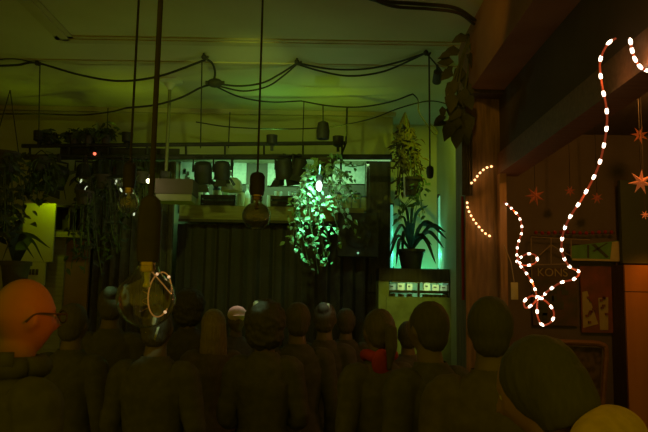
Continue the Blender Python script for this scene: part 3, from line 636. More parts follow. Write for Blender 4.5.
glints('tiny painted glints added on threads under the left half of the rail', [(81, 181), (86, 188), (99, 195), (104, 176), (116, 182), (121, 190), (132, 187), (134, 214)], 7.05, 5)

# ------------------------------------------------------------------ rope lights
def rope(name, label, pix, bead_n, rad, bead, mb_mat, extra=None, light=None):
    pts = [at(*p) for p in pix]; sp = spline(pts, 10)
    t = thing(name, label, 'rope light', pts[0]); MB().tube(sp, rad, 8).build('tube', M['tube'], t)
    L = [0]
    for i in range(1, len(sp)): L.append(L[-1] + (sp[i] - sp[i - 1]).length)
    for k in range(bead_n):
        s = L[-1] * (k + .4) / bead_n; i = max(j for j in range(len(L)) if L[j] <= s); i = min(i, len(sp) - 2)
        p = sp[i].lerp(sp[i + 1], (s - L[i]) / max(L[i + 1] - L[i], 1e-6)); d = (sp[i + 1] - sp[i]).normalized()
        MB().ball(p, (bead, bead, bead * (1.15 if mb_mat == M['ledamber'] else 2.1)), 8, 6, Vector((0, 0, 1)).rotation_difference(d).to_matrix()).build('led_bead', mb_mat, t)
    if light:
        for f in light[0]:
            s = L[-1] * f; i = min(max(j for j in range(len(L)) if L[j] <= s), len(sp) - 2)
            lamp('rope_glow', sp[i] + Vector((0, -.06, -.03)), light[1], (1, .36, .08), .012)
def lamp(name, loc, power, color, radius=.05, spot=None, aim=None, blend=.5, size=None):
    ld = bpy.data.lights.new(name, 'SPOT' if spot else ('AREA' if size else 'POINT')); ld.energy = power; ld.color = color
    if size: ld.shape = 'RECTANGLE'; ld.size, ld.size_y = size
    else: ld.shadow_soft_size = radius
    if spot: ld.spot_size = R(spot); ld.spot_blend = blend
    o = bpy.data.objects.new(name, ld); col.objects.link(o); o.location = loc
    if aim is not None: o.rotation_euler = (Vector(aim) - Vector(loc)).to_track_quat('-Z', 'Y').to_euler()
    return o
A = [(616, 38, 3.08), (607, 45, 3.1), (600, 62, 3.15), (602, 85, 3.16), (606, 105, 3.18), (607, 122, 3.2), (604, 145, 3.26), (597, 170, 3.33), (583, 197, 3.42), (570, 217, 3.52), (563, 234, 3.62), (562, 252, 3.72), (569, 266, 3.82), (579, 272, 3.88), (574, 279, 3.94), (560, 283, 4.02), (548, 291, 4.1), (541, 297, 4.2), (531, 296, 4.22), (524, 302, 4.24), (526, 308, 4.24), (533, 304, 4.22), (539, 298, 4.2), (548, 303, 4.2), (554, 313, 4.22), (551, 322, 4.24), (543, 325, 4.25), (538, 318, 4.25), (537, 308, 4.26), (537, 298, 4.28), (533, 284, 4.38), (524, 270, 4.5), (517, 262, 4.6), (520, 258, 4.66), (527, 254, 4.7), (535, 255, 4.72), (537, 261, 4.74), (530, 265, 4.78), (521, 264, 4.84), (517, 256, 4.9), (518, 244, 5.0), (522, 230, 5.1), (519, 217, 5.2), (512, 209, 5.3), (504, 202, 5.42)]
LW = (1, .34, .07)
rope('rope_light', 'long string of white led lights looping under the side beam', A, 50, .0055, .0085, M['led'], light=([.05, .2, .36, .5, .66, .8, .97], .22))
rope('rope_light', 'short piece of led rope light at the top right edge', [(630, 38, 2.9), (632, 50, 2.92), (636, 61, 2.93), (643, 69, 2.94), (652, 71, 2.95)], 5, .0055, .0085, M['led'], light=([.5], .3))
D = YP - .035
rope('rope_light', 'short led rope piece curving to the top of the wooden post', [(470, 184, D), (474, 181, D), (479, 174, D), (486, 168, D), (494, 166, D)], 7, .004, .009, M['ledamber'], light=([.5], .10))
rope('rope_light', 'amber led rope piece sagging across the front of the pillar', [(467, 201, D), (468, 209, D), (473, 219, D), (480, 228, D), (486, 234, D), (492, 237, D)], 10, .004, .009, M['ledamber'], light=([.3, .8], .10))

# ------------------------------------------------------------------ stars, posters and fittings of the side room
def star(px, py, Y, r, m, label, tilt=0):
    c = at(px, py, Y); t = thing('paper_star', label, 'paper star', c)
    vs = [c + Vector((0, -r * .28, 0)), c + Vector((0, r * .28, 0))]; fs = []
    n = 7
    for k in range(2 * n):
        a_ = math.pi * k / n + tilt; q = r if k % 2 == 0 else r * .36; vs.append(c + Vector((q * math.sin(a_), 0, q * math.cos(a_))))
    for k in range(2 * n): a_, b_ = 2 + k, 2 + (k + 1) % (2 * n); fs += [(0, b_, a_), (1, a_, b_)]
    MB().add(vs, fs).build('star_body', m, t, smooth=False); MB().tube([c + Vector((0, 0, r * .8)), Vector((c.x, c.y, 3.31))], .003, 4).build('thread', M['cable'], t)
star(641, 182, 4.6, .088, M['star'], 'bright orange paper star at the right edge', .1)
star(535, 196, 5.6, .085, M['dstar'], 'large dim red paper star nearest the wooden post', .2)
star(570, 191, 6.0, .052, M['dstar'], 'small dim red paper star just left of the rope light', .4)
star(597, 198, 6.0, .058, M['dstar'], 'small dim red paper star just right of the rope light', .0)
star(640, 135, 5.4, .075, M['dstar'], 'faint brown paper star high at the right edge', .3)
star(645, 215, 5.0, .035, M['star'], 'tiny orange paper star below the bright orange one', .3)
YS = 6.48
a, b = at(620, 180, 6.3), at(670, 264, 6.3); tag(box2(a.x, b.x, 6.3, 6.36, b.z, a.z).build('notice_board', M['slate'], smooth=False), 'plain grey green board above the orange door', 'board')
a, b = at(623, 265, 6.2), at(672, 450, 6.2)
t = thing('orange_door', 'orange brown lacquered cupboard door at the right edge', 'cupboard', ((a.x + b.x) / 2, 6.3, 0))
box2(a.x, b.x, 6.2, 6.49, 0, a.z).build('carcass', M['dwood'], t)
box2(a.x, b.x, 6.17, 6.2, .05, at(640, 292, 6.2).z - .004).build('door', M['orange'], t); box2(a.x, b.x, 6.17, 6.2, at(640, 292, 6.2).z + .004, a.z).build('drawer', M['orange'], t)
# wire rack
t = thing('wire_rack', 'grey wire rack on the dark wall behind the rope light', 'rack', at(555, 265, 6.4))
def seg(p, q, Y=6.4, r=.006): return MB().tube([at(*p, Y), at(*q, Y)], r, 6)
for nm, p, q in (('top_wire', (531, 237), (590, 240)), ('bottom_wire', (531, 265), (566, 264)), ('upright', (531, 237), (532, 292)), ('upright', (551, 238), (551, 264)), ('upright', (571, 239), (571, 258)), ('brace', (532, 262), (551, 245)), ('brace', (551, 245), (571, 256))): seg(p, q).build(nm, M['wire'], t)
# red bead garland
t = thing('bead_garland', 'garland of small red beads along the dark wall', 'garland', at(575, 233, 6.42))
MB().tube([at(534, 232, 6.42), at(575, 234, 6.42), at(615, 233, 6.42)], .004, 5).build('string', M['cable'], t)
for k in range(13): MB().ball(at(536 + k * 6.3, 232.5 + .6 * math.sin(k), 6.41), .018, 8, 6).build('bead', M['red'], t)
# green banner
t = thing('green_banner', 'green and cream cloth banner with a dark diagonal print', 'banner', at(598, 252, 6.4))
P = [at(570, 246, 6.4), at(625, 240, 6.4), at(622, 261, 6.4), at(572, 260, 6.4)]
def slab(P, th, y=0): 
    P = [p + Vector((0, y, 0)) for p in P]; return MB().add(P + [p + Vector((0, th, 0)) for p in P], [(0, 1, 2, 3), (7, 6, 5, 4), (0, 4, 5, 1), (1, 5, 6, 2), (2, 6, 7, 3), (3, 7, 4, 0)])
slab(P, .012).build('cloth', M['green'], t, smooth=False)
slab([at(612, 242, 6.4), at(625, 240.5, 6.4), at(622, 261, 6.4), at(610, 260, 6.4)], .006, -.007).build('end_stripe', M['cream'], t, smooth=False)
slab([at(572, 258.5, 6.4), at(622, 259.5, 6.4), at(622, 261.5, 6.4), at(572, 260.5, 6.4)], .006, -.006).build('lower_hem', M['cream'], t, smooth=False)
m = slab([at(587, 245, 6.4), at(589, 245, 6.4), at(589, 258, 6.4), at(587, 258, 6.4)], .004, -.006); m2 = slab([at(591, 244.5, 6.4), at(595, 244, 6.4), at(609, 257, 6.4), at(606, 258, 6.4)], .004, -.006); m.add(m2.v, m2.f); m2 = slab([at(606, 243, 6.4), at(608, 243, 6.4), at(594, 252, 6.4), at(592, 251, 6.4)], .004, -.006); m.add(m2.v, m2.f); m.build('print', M['dleaf'], t, smooth=False)
# posters
a, b = at(532, 268, YS - .02), at(578, 326, YS - .02)
t = thing('concert_poster', 'dark poster headed with gold letters behind the rope light', 'poster', ((a.x + b.x) / 2, YS - .02, b.z))
box2(a.x, b.x, YS - .02, YS - .005, b.z, a.z).build('paper', M['poster'], t)
fc = bpy.data.curves.new('lettering', 'FONT'); fc.body = 'KONS'; fc.size = .105; fc.extrude = .002; fo = bpy.data.objects.new('tmp', fc); col.objects.link(fo)
dg = bpy.context.evaluated_depsgraph_get(); me = bpy.data.meshes.new_from_object(fo.evaluated_get(dg)); bpy.data.objects.remove(fo)
p0 = at(537, 276, YS - .03); me.transform(Matrix.Translation(p0 - t.location) @ Matrix.Rotation(R(90), 4, 'X')); me.materials.clear(); me.materials.append(M['gold'])
o = bpy.data.objects.new('lettering', me); col.objects.link(o); o.parent = t
m = MB()
for k in range(9): m.box((rnd.uniform(a.x + .06, b.x - .06), YS - .024, rnd.uniform(b.z + .05, a.z - .18)), (rnd.uniform(.04, .12), .006, rnd.uniform(.02, .07)))
m.build('picture_patches', M['dleaf'], t)
a, b = at(580, 266, YS - .02), at(616, 333, YS - .02)
t = thing('patterned_poster', 'reddish poster with two pale slanted strips beside the orange door', 'poster', ((a.x + b.x) / 2, YS - .02, b.z))
box2(a.x, b.x, YS - .02, YS - .005, b.z, a.z).build('paper', M['rposter'], t)
m = MB()
for P in ([(582, 292), (587, 291), (598, 324), (583, 328)], [(598, 298), (608, 297), (608, 330), (600, 330)]): q = slab([at(x, y, YS - .02) for x, y in P], .004, -.006); m.add(q.v, q.f)
m.build('pale_strips', M['gold'], t, smooth=False)
for k in range(14): x_ = rnd.choice((590, 603)) + rnd.uniform(-4, 4); MB().box(at(x_, rnd.uniform(296, 326), YS - .035), (.025, .018, .02)).build('printed_mark', M['rposter'], t)
a, b = at(616, 262, YS - .06), at(622, 400, YS - .06); tag(box2(a.x, b.x, YS - .06, YS - .03, b.z, a.z).build('woven_hanging', M['checker']), 'narrow dark woven strip hanging beside the orange door', 'wall hanging')
# framed board lower right
t = thing('chalkboard', 'dark board in a rounded brown frame below the patterned poster', 'board', at(580, 420, 5.6))
fr = [at(546, 342, 5.6), at(590, 343, 5.6), at(602, 345, 5.6), at(606, 350, 5.6), at(605, 372, 5.6), at(601, 425, 5.6)]
MB().tube(spline(fr, 5), .022, 8).build('frame', M['beamwood'], t)
slab([at(544, 345, 5.62), at(602, 348, 5.62), at(599, 425, 5.62), at(540, 425, 5.62)], .02).build('board_face', M['checker'], t, smooth=False)
MB().tube([at(601, 425, 5.6), Vector((at(601, 425, 5.6).x, 5.62, 0))], .022, 8).build('leg', M['beamwood'], t); MB().tube([at(542, 342, 5.6), Vector((at(542, 342, 5.6).x, 5.62, 0))], .022, 8).build('leg', M['beamwood'], t)
# luggage tag on the post
p = at(514.5, 291, 5.35); t = thing('paper_tag', 'pale paper tag hanging on a thin cord beside the post', 'tag', p)
MB().box(p, (.055, .006, .13), bev=.002).build('tag_card', M['cream'], t); MB().tube([p + Vector((0, 0, .06)), at(511, 262, 5.38), at(504, 245, 5.41)], .004, 5).build('cord', M['wire'], t)

# ------------------------------------------------------------------ people
def sphere_head(mb, c):
    n, k = 40, 28; vs, fs = [], []
    G = lambda x, y, x0, y0, sx, sy: math.exp(-((x - x0) / sx) ** 2 - ((y - y0) / sy) ** 2)
    for i in range(k + 1):
        th = math.pi * min(max(i / k, .012), .988)
        for j_ in range(n):
            ph = 2 * math.pi * j_ / n; d = Vector((math.sin(th) * math.cos(ph), math.sin(th) * math.sin(ph), math.cos(th)))
            p = Vector((d.x * .076, d.y * .098, d.z * .118))
            if d.z < 0: p.x *= 1 - .22 * (-d.z) ** 1.2; p.y *= 1 - .10 * (-d.z) if d.y > 0 else 1 - .35 * (-d.z)
            if d.y > 0:
                x, z = p.x, p.z; f = 0
                f += .030 * G(x, z, 0, -.030, .014, .018) + .016 * G(x, z, 0, -.008, .010, .022)
                for s in (-1, 1): f += -.012 * G(x, z, s * .032, .004, .016, .012) + .006 * G(x, z, s * .032, .022, .022, .008) + .006 * G(x, z, s * .042, -.03, .02, .02)
                f += .008 * G(x, z, 0, -.062, .02, .006) + .007 * G(x, z, 0, -.074, .018, .006) + .012 * G(x, z, 0, -.100, .022, .014)
                p.y += f
            vs.append(Vector(c) + p)
    for i in range(k):
        for j_ in range(n): fs.append((i * n + j_, (i + 1) * n + j_, (i + 1) * n + (j_ + 1) % n, i * n + (j_ + 1) % n))
    fs.append(tuple(range(n))); fs.append(tuple(reversed(range(k * n, (k + 1) * n)))); mb.add(vs, fs)
def ering(mb, rings, seg=24):
    vs, fs = [], []
    for (x, y, z, rx, ry) in rings:
        for k in range(seg): a_ = 2 * math.pi * k / seg; vs.append((x + rx * math.cos(a_), y + ry * math.sin(a_), z))
    n = len(rings)
    for i in range(n - 1):
        for k in range(seg): fs.append((i * seg + k, i * seg + (k + 1) % seg, (i + 1) * seg + (k + 1) % seg, (i + 1) * seg + k))
    fs.append(tuple(reversed(range(seg)))); fs.append(tuple(range((n - 1) * seg, n * seg))); mb.add(vs, fs)
HEADC = Vector((0, .015, 1.662))
def remesh(mb, vox, smooth_it, disp=None):
    me = bpy.data.meshes.new('tmp'); me.from_pydata(mb.v, [], mb.f); me.update(); o = bpy.data.objects.new('tmp', me); col.objects.link(o)
    bm = bmesh.new(); bm.from_mesh(me); bmesh.ops.recalc_face_normals(bm, faces=bm.faces[:]); bm.to_mesh(me); bm.free()
    r = o.modifiers.new('r', 'REMESH'); r.mode = 'VOXEL'; r.voxel_size = vox
    s = o.modifiers.new('s', 'SMOOTH'); s.iterations = smooth_it; s.factor = .5
    dg = bpy.context.evaluated_depsgraph_get(); out = bpy.data.meshes.new_from_object(o.evaluated_get(dg)); bpy.data.objects.remove(o)
    if disp:
        for v in out.vertices: v.co += v.normal * disp(v.co)
    for p in out.polygons: p.use_smooth = True
    return out
def make_body(arms='down', female=False):
    mb = MB(); w = .92 if female else 1.0
    ering(mb, [(0, 0, .80, .10, .09), (0, 0, .86, .165, .115), (0, -.005, .95, .165 if not female else .172, .118), (0, 0, 1.08, .140 * w, .10), (0, .005, 1.22, .160 * w, .115), (0, 0, 1.33, .178 * w, .118), (0, -.008, 1.42, .165 * w, .095), (0, -.01, 1.47, .11 * w, .075), (0, -.01, 1.50, .065, .062), (0, 0, 1.56, .055, .058), (0, .008, 1.62, .052, .058)])
    sphere_head(mb, HEADC)
    for s in (-1, 1):
        mb.ball(HEADC + Vector((s * .077, -.008, -.005)), (.009, .020, .032), 12, 8, Matrix.Rotation(R(s * -18), 3, 'Z'))
        sh = Vector((s * .175 * w, -.008, 1.415))
        if arms == 'down': el, wr, hd = Vector((s * .235 * w, -.03, 1.12)), Vector((s * .25 * w, .05, .87)), Vector((s * .02, .25, -.97))
        else: el, wr, hd = Vector((s * .235 * w, .0, 1.13)), Vector((s * .06, .24, 1.12)), Vector((-s * .8, .5, .1))
        hd = hd.normalized()
        mb.tube(spline([sh + Vector((-s * .05, 0, .01)), sh, (sh + el) / 2, el, (el + wr) / 2 , wr], 4), [.062] * 4 + [.062, .060, .058, .056] + [.053, .05, .048, .045] + [.043, .043, .042, .04] + [.038, .034, .030, .027] + [.026], 12)
        side = hd.cross(Vector((0, 0, 1))) if arms != 'down' else Vector((0, 1, 0)); side = side.normalized(); thick = hd.cross(side).normalized()
        palm = wr + hd * .05; rotm = Matrix((side, thick, hd)).transposed(); mb.ball(palm, (.042, .018, .056), 12, 8, rotm)
        for k, (off, ln) in enumerate(((-.03, .065), (-.01, .08), (.011, .085), (.031, .076))):
            b0 = wr + hd * .07 + side * off; cur = thick * (-s) * .02
            mb.tube([b0, b0 + hd * (.03 + ln * .4), b0 + hd * (.03 + ln * .75) + cur * .6, b0 + hd * (.03 + ln * .95) + cur * 1.6], [.0105, .010, .0095, .008], 8)
        tb = wr + hd * .03 + side * .03; mb.tube([tb, tb + side * .03 + hd * .02, tb + side * .04 + hd * .05, tb + side * .036 + hd * .075], [.014, .012, .011, .009], 8)
        hp = Vector((s * .092, 0, .86)); kn = Vector((s * .10, .012, .48)); an = Vector((s * .105, -.02, .08))
        mb.tube(spline([hp, (hp + kn) / 2, kn, (kn + an) / 2 + Vector((0, -.012, .03)), an], 4), [.088, .086, .084, .08, .077, .072, .067, .062, .058, .057, .057, .056, .054, .048, .043, .04, .038], 14)
        mb.ball(an + Vector((s * .01, .055, -.045)), (.046, .125, .036), 12, 8)
    return remesh(mb, .0095, 3)
def part_from(me, name, keep, off):
    bm = bmesh.new(); bm.from_mesh(me); bm.normal_update()
    bmesh.ops.delete(bm, geom=[f for f in bm.faces if not keep(f.calc_center_median())], context='FACES')
    for v in bm.verts: v.co += v.normal * off(v.co)
    bd = [e for e in bm.edges if e.is_boundary]
    r = bmesh.ops.extrude_edge_only(bm, edges=bd)
    cent = Vector((0, 0, 0))
    for v in [g for g in r['geom'] if isinstance(g, bmesh.types.BMVert)]: v.co -= v.normal * .0
    out = bpy.data.meshes.new(name); bm.to_mesh(out); bm.free()
    for p in out.polygons: p.use_smooth = True
    return out
def wrinkle(a): return lambda co: a + .006 * noise.noise(co * 9) + .004 * noise.noise(co * 22)
def is_shirt(c): return (c.z > .93 and c.z < 1.515 - .35 * max(0, c.y - .02)) or (abs(c.x) > .195 and c.z > .885 and c.z <= .93)
def is_shirt2(c): return c.z > .93 and c.z < 1.515 - .35 * max(0, c.y - .02) and not (c.y > .185 and abs(c.x) < .11)
def is_trouser(c): return .06 < c.z < .97 and abs(c.x) < .205
def is_shoe(c): return c.z <= .085
def hair_mesh(kind):
    mb = MB(); H = HEADC
    if kind == 'short': mb.ball(H + Vector((0, -.020, .022)), (.086, .098, .108), 24, 16); mb.ball(H + Vector((0, -.045, -.035)), (.070, .062, .07), 20, 12)
    if kind == 'long':
        mb.ball(H + Vector((0, -.022, .022)), (.090, .102, .110), 24, 16); ering(mb, [(0, -.045, 1.42, .085, .035), (0, -.05, 1.48, .10, .055), (0, -.045, 1.58, .096, .075), (0, -.035, 1.68, .088, .085)])
    if kind == 'curly': mb.ball(H + Vector((0, -.025, .035)), (.125, .13, .13), 24, 16); mb.ball(H + Vector((0, -.05, -.05)), (.115, .09, .09), 20, 12)
    if kind == 'bob': mb.ball(H + Vector((0, -.03, .022)), (.104, .108, .114), 24, 16); ering(mb, [(0, -.055, 1.555, .098, .070), (0, -.05, 1.60, .105, .085), (0, -.04, 1.68, .10, .09)])
    if kind == 'bun': mb.ball(H + Vector((0, -.020, .020)), (.085, .098, .107), 24, 16); mb.ball(H + Vector((0, -.10, .085)), (.045, .045, .042), 16, 10); mb.ball(H + Vector((0, -.045, -.035)), (.070, .062, .065), 20, 12)
    if kind == 'pony':
        mb.ball(H + Vector((0, -.020, .020)), (.085, .098, .107), 24, 16); mb.tube([H + Vector((0, -.10, .03)), H + Vector((0, -.145, .02)), H + Vector((0, -.15, -.08)), H + Vector((0, -.13, -.2))], [.02, .034, .032, .012], 12); mb.ball(H + Vector((0, -.045, -.035)), (.068, .06, .065), 20, 12)
    amp = .012 if kind == 'curly' else .004
    sc_ = 40 if kind == 'curly' else 60
    return remesh(mb, .009, 3, lambda co: amp * noise.noise(Vector((co.x * sc_, co.y * sc_, co.z * (sc_ if kind == 'curly' else 12)))))
BODY = {}
for key, ar, fem in (('m', 'down', False), ('f', 'down', True), ('mc', 'crossed', False), ('fc', 'crossed', True)):
    b = make_body(ar, fem)
    BODY[key] = dict(body=b, shirt=part_from(b, 'jacket', is_shirt2 if ar != 'down' else is_shirt, wrinkle(.014)), trousers=part_from(b, 'trousers', is_trouser, wrinkle(.011)), shoes=part_from(b, 'shoes', is_shoe, lambda c: .004))
HAIR = {k: hair_mesh(k) for k in ('short', 'long', 'curly', 'bob', 'bun', 'pony')}
EYES = []
for s in (-1, 1):
    e_ = MB().ball(HEADC + Vector((s * .031, .074, .004)), .012, 10, 7); q_ = bpy.data.meshes.new('eye'); q_.from_pydata(e_.v, [], e_.f); EYES.append(q_)
def put(name, me, m, root):
    o = bpy.data.objects.new(name, me); col.objects.link(o); o.parent = root
    if not me.materials: me.materials.append(m)
    o.material_slots[0].link = 'OBJECT'; o.material_slots[0].material = m; return o
def person(px, pytop, Y, label, key='m', hair='short', hm='hair', shirt=0, yaw=0.0, topz=1.785, hairtop=True, skin='crowdskin', grp=None, lean=0):
    hp = at(px, pytop, Y); x = hp.x
    s = hp.z / topz
    t = thing('person', label, 'person', (x, Y, 0)); t.rotation_euler.z = R(-yaw); t.scale = (s, s, s)
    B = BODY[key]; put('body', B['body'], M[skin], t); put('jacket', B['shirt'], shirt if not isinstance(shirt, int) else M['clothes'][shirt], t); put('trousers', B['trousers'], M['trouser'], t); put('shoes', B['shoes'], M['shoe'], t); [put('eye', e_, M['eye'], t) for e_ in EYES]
    if hair: put('hair', HAIR[hair], M[hm], t)
    return t
def rel(t, mb, name, m): # child in body space
    me = bpy.data.meshes.new(name); me.from_pydata(mb.v, [], mb.f); me.update()
    for p in me.polygons: p.use_smooth = True
    me.materials.append(m); o = bpy.data.objects.new(name, me); col.objects.link(o); o.parent = t; return o
# bald man, left foreground
t = person(21, 278, 2.1, 'bald man with dark glasses at the left edge, lit red from the right', 'm', None, shirt=1, yaw=42, topz=1.781, skin='skin')
g = MB(); H = HEADC
for s in (-1, 1):
    ring = [H + Vector((s * .034 + .024 * math.cos(a_ * math.pi / 8), .112, .002 + .019 * math.sin(a_ * math.pi / 8))) for a_ in range(17)]; g.tube(ring, .0025, 6)
    g.tube(spline([H + Vector((s * .062, .108, .010)), H + Vector((s * .079, .06, .012)), H + Vector((s * .084, .0, .012)), H + Vector((s * .083, -.03, -.012))], 4), .003, 6)
g.tube([H + Vector((-.011, .116, .006)), H + Vector((.011, .116, .006))], .0022, 6); rel(t, g, 'glasses', M['cable'])
g = MB(); g.tube([Vector((.085 * math.cos(R(20 + k * 14)), -.012 + .085 * math.sin(R(20 + k * 14 + 180)) * 1.0, 1.535)) for k in range(11)], .030, 10, flat=1.0); g.tube([Vector((.08 * math.cos(k * R(15)), -.01 + .085 * math.sin(k * R(15)), 1.515)) for k in range(25)], .034, 10); rel(t, g, 'raised_collar', M['clothes'][1])
# crowd: px, top, Y, label, body, hair, hair mat, shirt, yaw
crowd = [
    (112, 286, 4.5, 'dark haired person with a green lit crown behind the big bulb, left', 'f', 'bun', 'hair', 0, -10),
    (74, 303, 3.9, 'dim figure in dark clothes just right of the bald man', 'm', 'short', 'hair', 1, 15),
    (158, 304, 3.5, 'dark figure with a small white spot on the hair under the big bulb', 'mc', 'short', 'hair', 1, 10),
    (190, 288, 5.3, 'tall dark figure just right of the big bulb', 'm', 'curly', 'blackhair', 2, 5),
    (214, 309, 4.7, 'light haired person with long hair left of the pale cap', 'f', 'long', 'blond', 3, -15),
    (237, 307, 6.2, 'distant person wearing a pale pinkish cap, lit from above', 'm', 'short', 'hair', 1, 160),
    (266, 299, 3.9, 'person with full dark hair directly below the globe bulb', 'fc', 'curly', 'blackhair', 0, 0),
    (298, 302, 4.4, 'dark haired person below the ivy, left of a neighbour with a pale hair highlight', 'm', 'short', 'hair', 1, -8),
    (325, 302, 4.85, 'dark haired person with a pale modelled hair highlight, below the ivy', 'f', 'bun', 'hair', 2, 8),
    (346, 308, 5.7, 'far dark figure in front of the curtain between two heads', 'm', 'short', 'hair', 1, 0),
    (379, 308, 3.6, 'dark haired person with a red light patch modelled at the nape', 'f', 'pony', 'hair', 0, -25),
    (408, 321, 5.1, 'dim far figure in front of the ledge cabinet', 'mc', 'short', 'hair', 1, 0),
    (429, 301, 3.05, 'dark haired person in front of the olive cabinet panel', 'm', 'short', 'blackhair', 1, -35),
    (490, 296, 2.55, 'tall dark haired person with one lit ear, beside the big foreground head', 'm', 'short', 'blackhair', 3, 12),
]
P = {}
for c_ in crowd:
    px, py, Y, lab, key, hair, hm, shi, yaw = c_; P[px] = person(px, py, Y, lab, key, hair, hm, shi, yaw, topz=1.79 if hair != 'curly' else 1.825)
# extras
cap = MB(); cap.ball(HEADC + Vector((0, .0, .055)), (.092, .115, .085), 24, 14); cap.ball(HEADC + Vector((0, .12, .045)), (.07, .07, .012), 20, 8); rel(P[237], cap, 'cap', M['palecap'])
highlight_shape = MB().box(HEADC + Vector((.01, -.10, .10)), (.07, .02, .035), Matrix.Rotation(.5, 3, 'X'), .006); rel(P[325], highlight_shape, 'pale_spot', M['palegreen'])  # pale block in place of the highlight on the hair
highlight_shape = MB().ball(HEADC + Vector((-.05, -.075, .13)), (.022, .02, .022), 12, 8); rel(P[266], highlight_shape, 'hair_highlight', M['palegreen'])  # pale blob in place of a lit spot on the hair
sc_ = MB(); sc_.tube([Vector((.075 * math.cos(k * math.pi / 8), -.005 + .085 * math.sin(k * math.pi / 8), 1.53 + .01 * math.sin(k))) for k in range(17)], .03, 10); sc_.ball((-.03, -.085, 1.50), (.06, .03, .075), 14, 10); rel(P[379], sc_, 'red_lit_patch', M['red'])  # red cloth colour in place of red light on the person
cl = MB().ball(HEADC + Vector((.034, -.098, .052)), (.020, .016, .026), 12, 8); rel(P[158], cl, 'pale_spot', M['white'])  # small white blob on the back of the head
cl = MB(); cl.add([HEADC + Vector(v) for v in ((.05, -.105, .012), (-.025, -.108, -.018), (.03, -.10, -.06), (.05, -.095, .010), (-.025, -.095, -.018), (.03, -.088, -.06))], [(0, 1, 2), (5, 4, 3), (0, 3, 4, 1), (1, 4, 5, 2), (2, 5, 3, 0)]); rel(P[158], cl, 'ribbon', M['palegreen'])
# big foreground person, leaning
import copy
b = make_body('crossed', True)
def bend(me, ang):
    for v in me.vertices:
        if v.co.z > 1.0:
            k = min(1, (v.co.z - 1.0) / .25); a_ = ang * k
            y, z = v.co.y, v.co.z - 1.0; v.co.y = y * math.cos(a_) + z * math.sin(a_); v.co.z = 1.0 - y * math.sin(a_) + z * math.cos(a_)
big = {'body': b, 'shirt': part_from(b, 'jacket', is_shirt2, wrinkle(.016)), 'trousers': part_from(b, 'trousers', is_trouser, wrinkle(.011)), 'shoes': part_from(b, 'shoes', is_shoe, lambda c: .004)}
hairb = hair_mesh('bob')
eb = [e_.copy() for e_ in EYES]
hood = MB(); hood.ball((.02, -.12, 1.495), (.18, .08, .09), 20, 12); hood.tube([Vector((.11 * math.cos(R(k * 15)), -.02 + .10 * math.sin(R(k * 15)), 1.485)) for k in range(25)], .035, 10)
hoodm = remesh(hood, .01, 3)
for me in list(big.values()) + [hairb, hoodm] + eb: bend(me, R(20))
Yb = 1.72; hp = at(530, 340, Yb); yaw = -50
lean_f = .25; s = hp.z / 1.745
t = thing('person', 'large foreground person with dark bobbed hair in a mustard hooded top', 'person', (hp.x + lean_f * s * math.sin(R(-yaw)) , Yb - lean_f * s * math.cos(R(yaw)), 0)); t.rotation_euler.z = R(-yaw); t.scale = (s, s, s)
put('body', big['body'], M['skin'], t); put('jacket', big['shirt'], M['yellow'], t); put('trousers', big['trousers'], M['trouser'], t); put('shoes', big['shoes'], M['shoe'], t); [put('eye', e_, M['eye'], t) for e_ in eb]; put('hair', hairb, M['blackhair'], t); put('hood', hoodm, M['yellow'], t)

# ------------------------------------------------------------------ light
w = bpy.data.worlds.new('world'); sc.world = w; w.use_nodes = True
w.node_tree.nodes['Background'].inputs[0].default_value = (1, .68, .0, 1); w.node_tree.nodes['Background'].inputs[1].default_value = .20
CY = (.08, 1, .58)
zr = at(200, 147, YT).z
for px, pw, cl, lab in ((40, 1.6, (.62, 1, .0), 'added black fill light can at the far left end of the rail'), (128, 1.8, (.62, 1, .0), 'added black fill light can on the rail near the leftmost tall cord'), (272, 3.0, (.26, 1, .14), 'added black fill light can on the rail right of the globe bulb cord'), (338, 2.6, (.55, 1, .03), 'added black fill light can at the right end of the upper pipe')):  # invented cans, added to light the ceiling and beam
    c = Vector((at(px, 147, YT).x, YT - .04, zr + .02)); t = thing('fill_uplight', lab, 'fill_uplight', c)
    MB().lathe([(.03, 0), (.055, .015), (.06, .11), (.055, .11), (.05, .03), (.02, .025)], c, 18).build('can', M['metal'], t); MB().box(c + Vector((0, .02, -.02)), (.03, .06, .05)).build('clamp', M['metal'], t)
    lamp('uplight_fill_lamp', c + Vector((0, 0, .075)), pw, cl, .012, 172, c + Vector((0, .25, 1)), .3)
for x, y, pw in ((-1.9, 6.3, 28), (.1, 6.3, 14)):
    lamp('low_ceiling_fill', (x, y, .12), pw, (.64, 1, .0), .05, 74, (x * .85 - .1, 6.6, HC), .9)  # unseen low fill added to even out the ceiling
lamp('front_fill', (-.6, 4.6, 3.55), 38, (.68, 1, .10), .04, 58, (-.8, 8.0, 3.0), .5)  # unseen green fill added for the beam and shelf
cl_ = at(58, 176, 7.15) + Vector((-.5, .3, -1)).normalized() * .17
lamp('corner_spot', cl_, 2.6, (.66, 1, .0), .012, 110, at(36, 236, 7.4), .6)
lamp('niche_tube', (-.45, 8.1, zb0 - .06), 10, (.36, 1, .46), size=(2.2, .05), aim=(-.45, 8.35, zb0 - .5))
lamp('clip_lamp_light', at(319, 186, 6.42), 2.8, (.5, 1, .66), .012)
lamp('mini_spot_light', at(322, 139, 6.5), 180, (.22, 1, .52), .02, 36, at(313, 244, 6.75), .6)
lamp('ledge_lamp_low', Vector((at(398, 262, 8.38).x, 8.37, zledge + .03)), .45, CY, .012)
lamp('ledge_lamp_high', Vector((at(428, 262, 8.38).x, 8.36, zledge + .05)), .6, CY, .012)
for k, p in enumerate(ADDED_GLOWS): lamp('added_tube_glow', p, (.5, .16)[k % 2], CY, .01)  # light added around the made-up cyan tubes
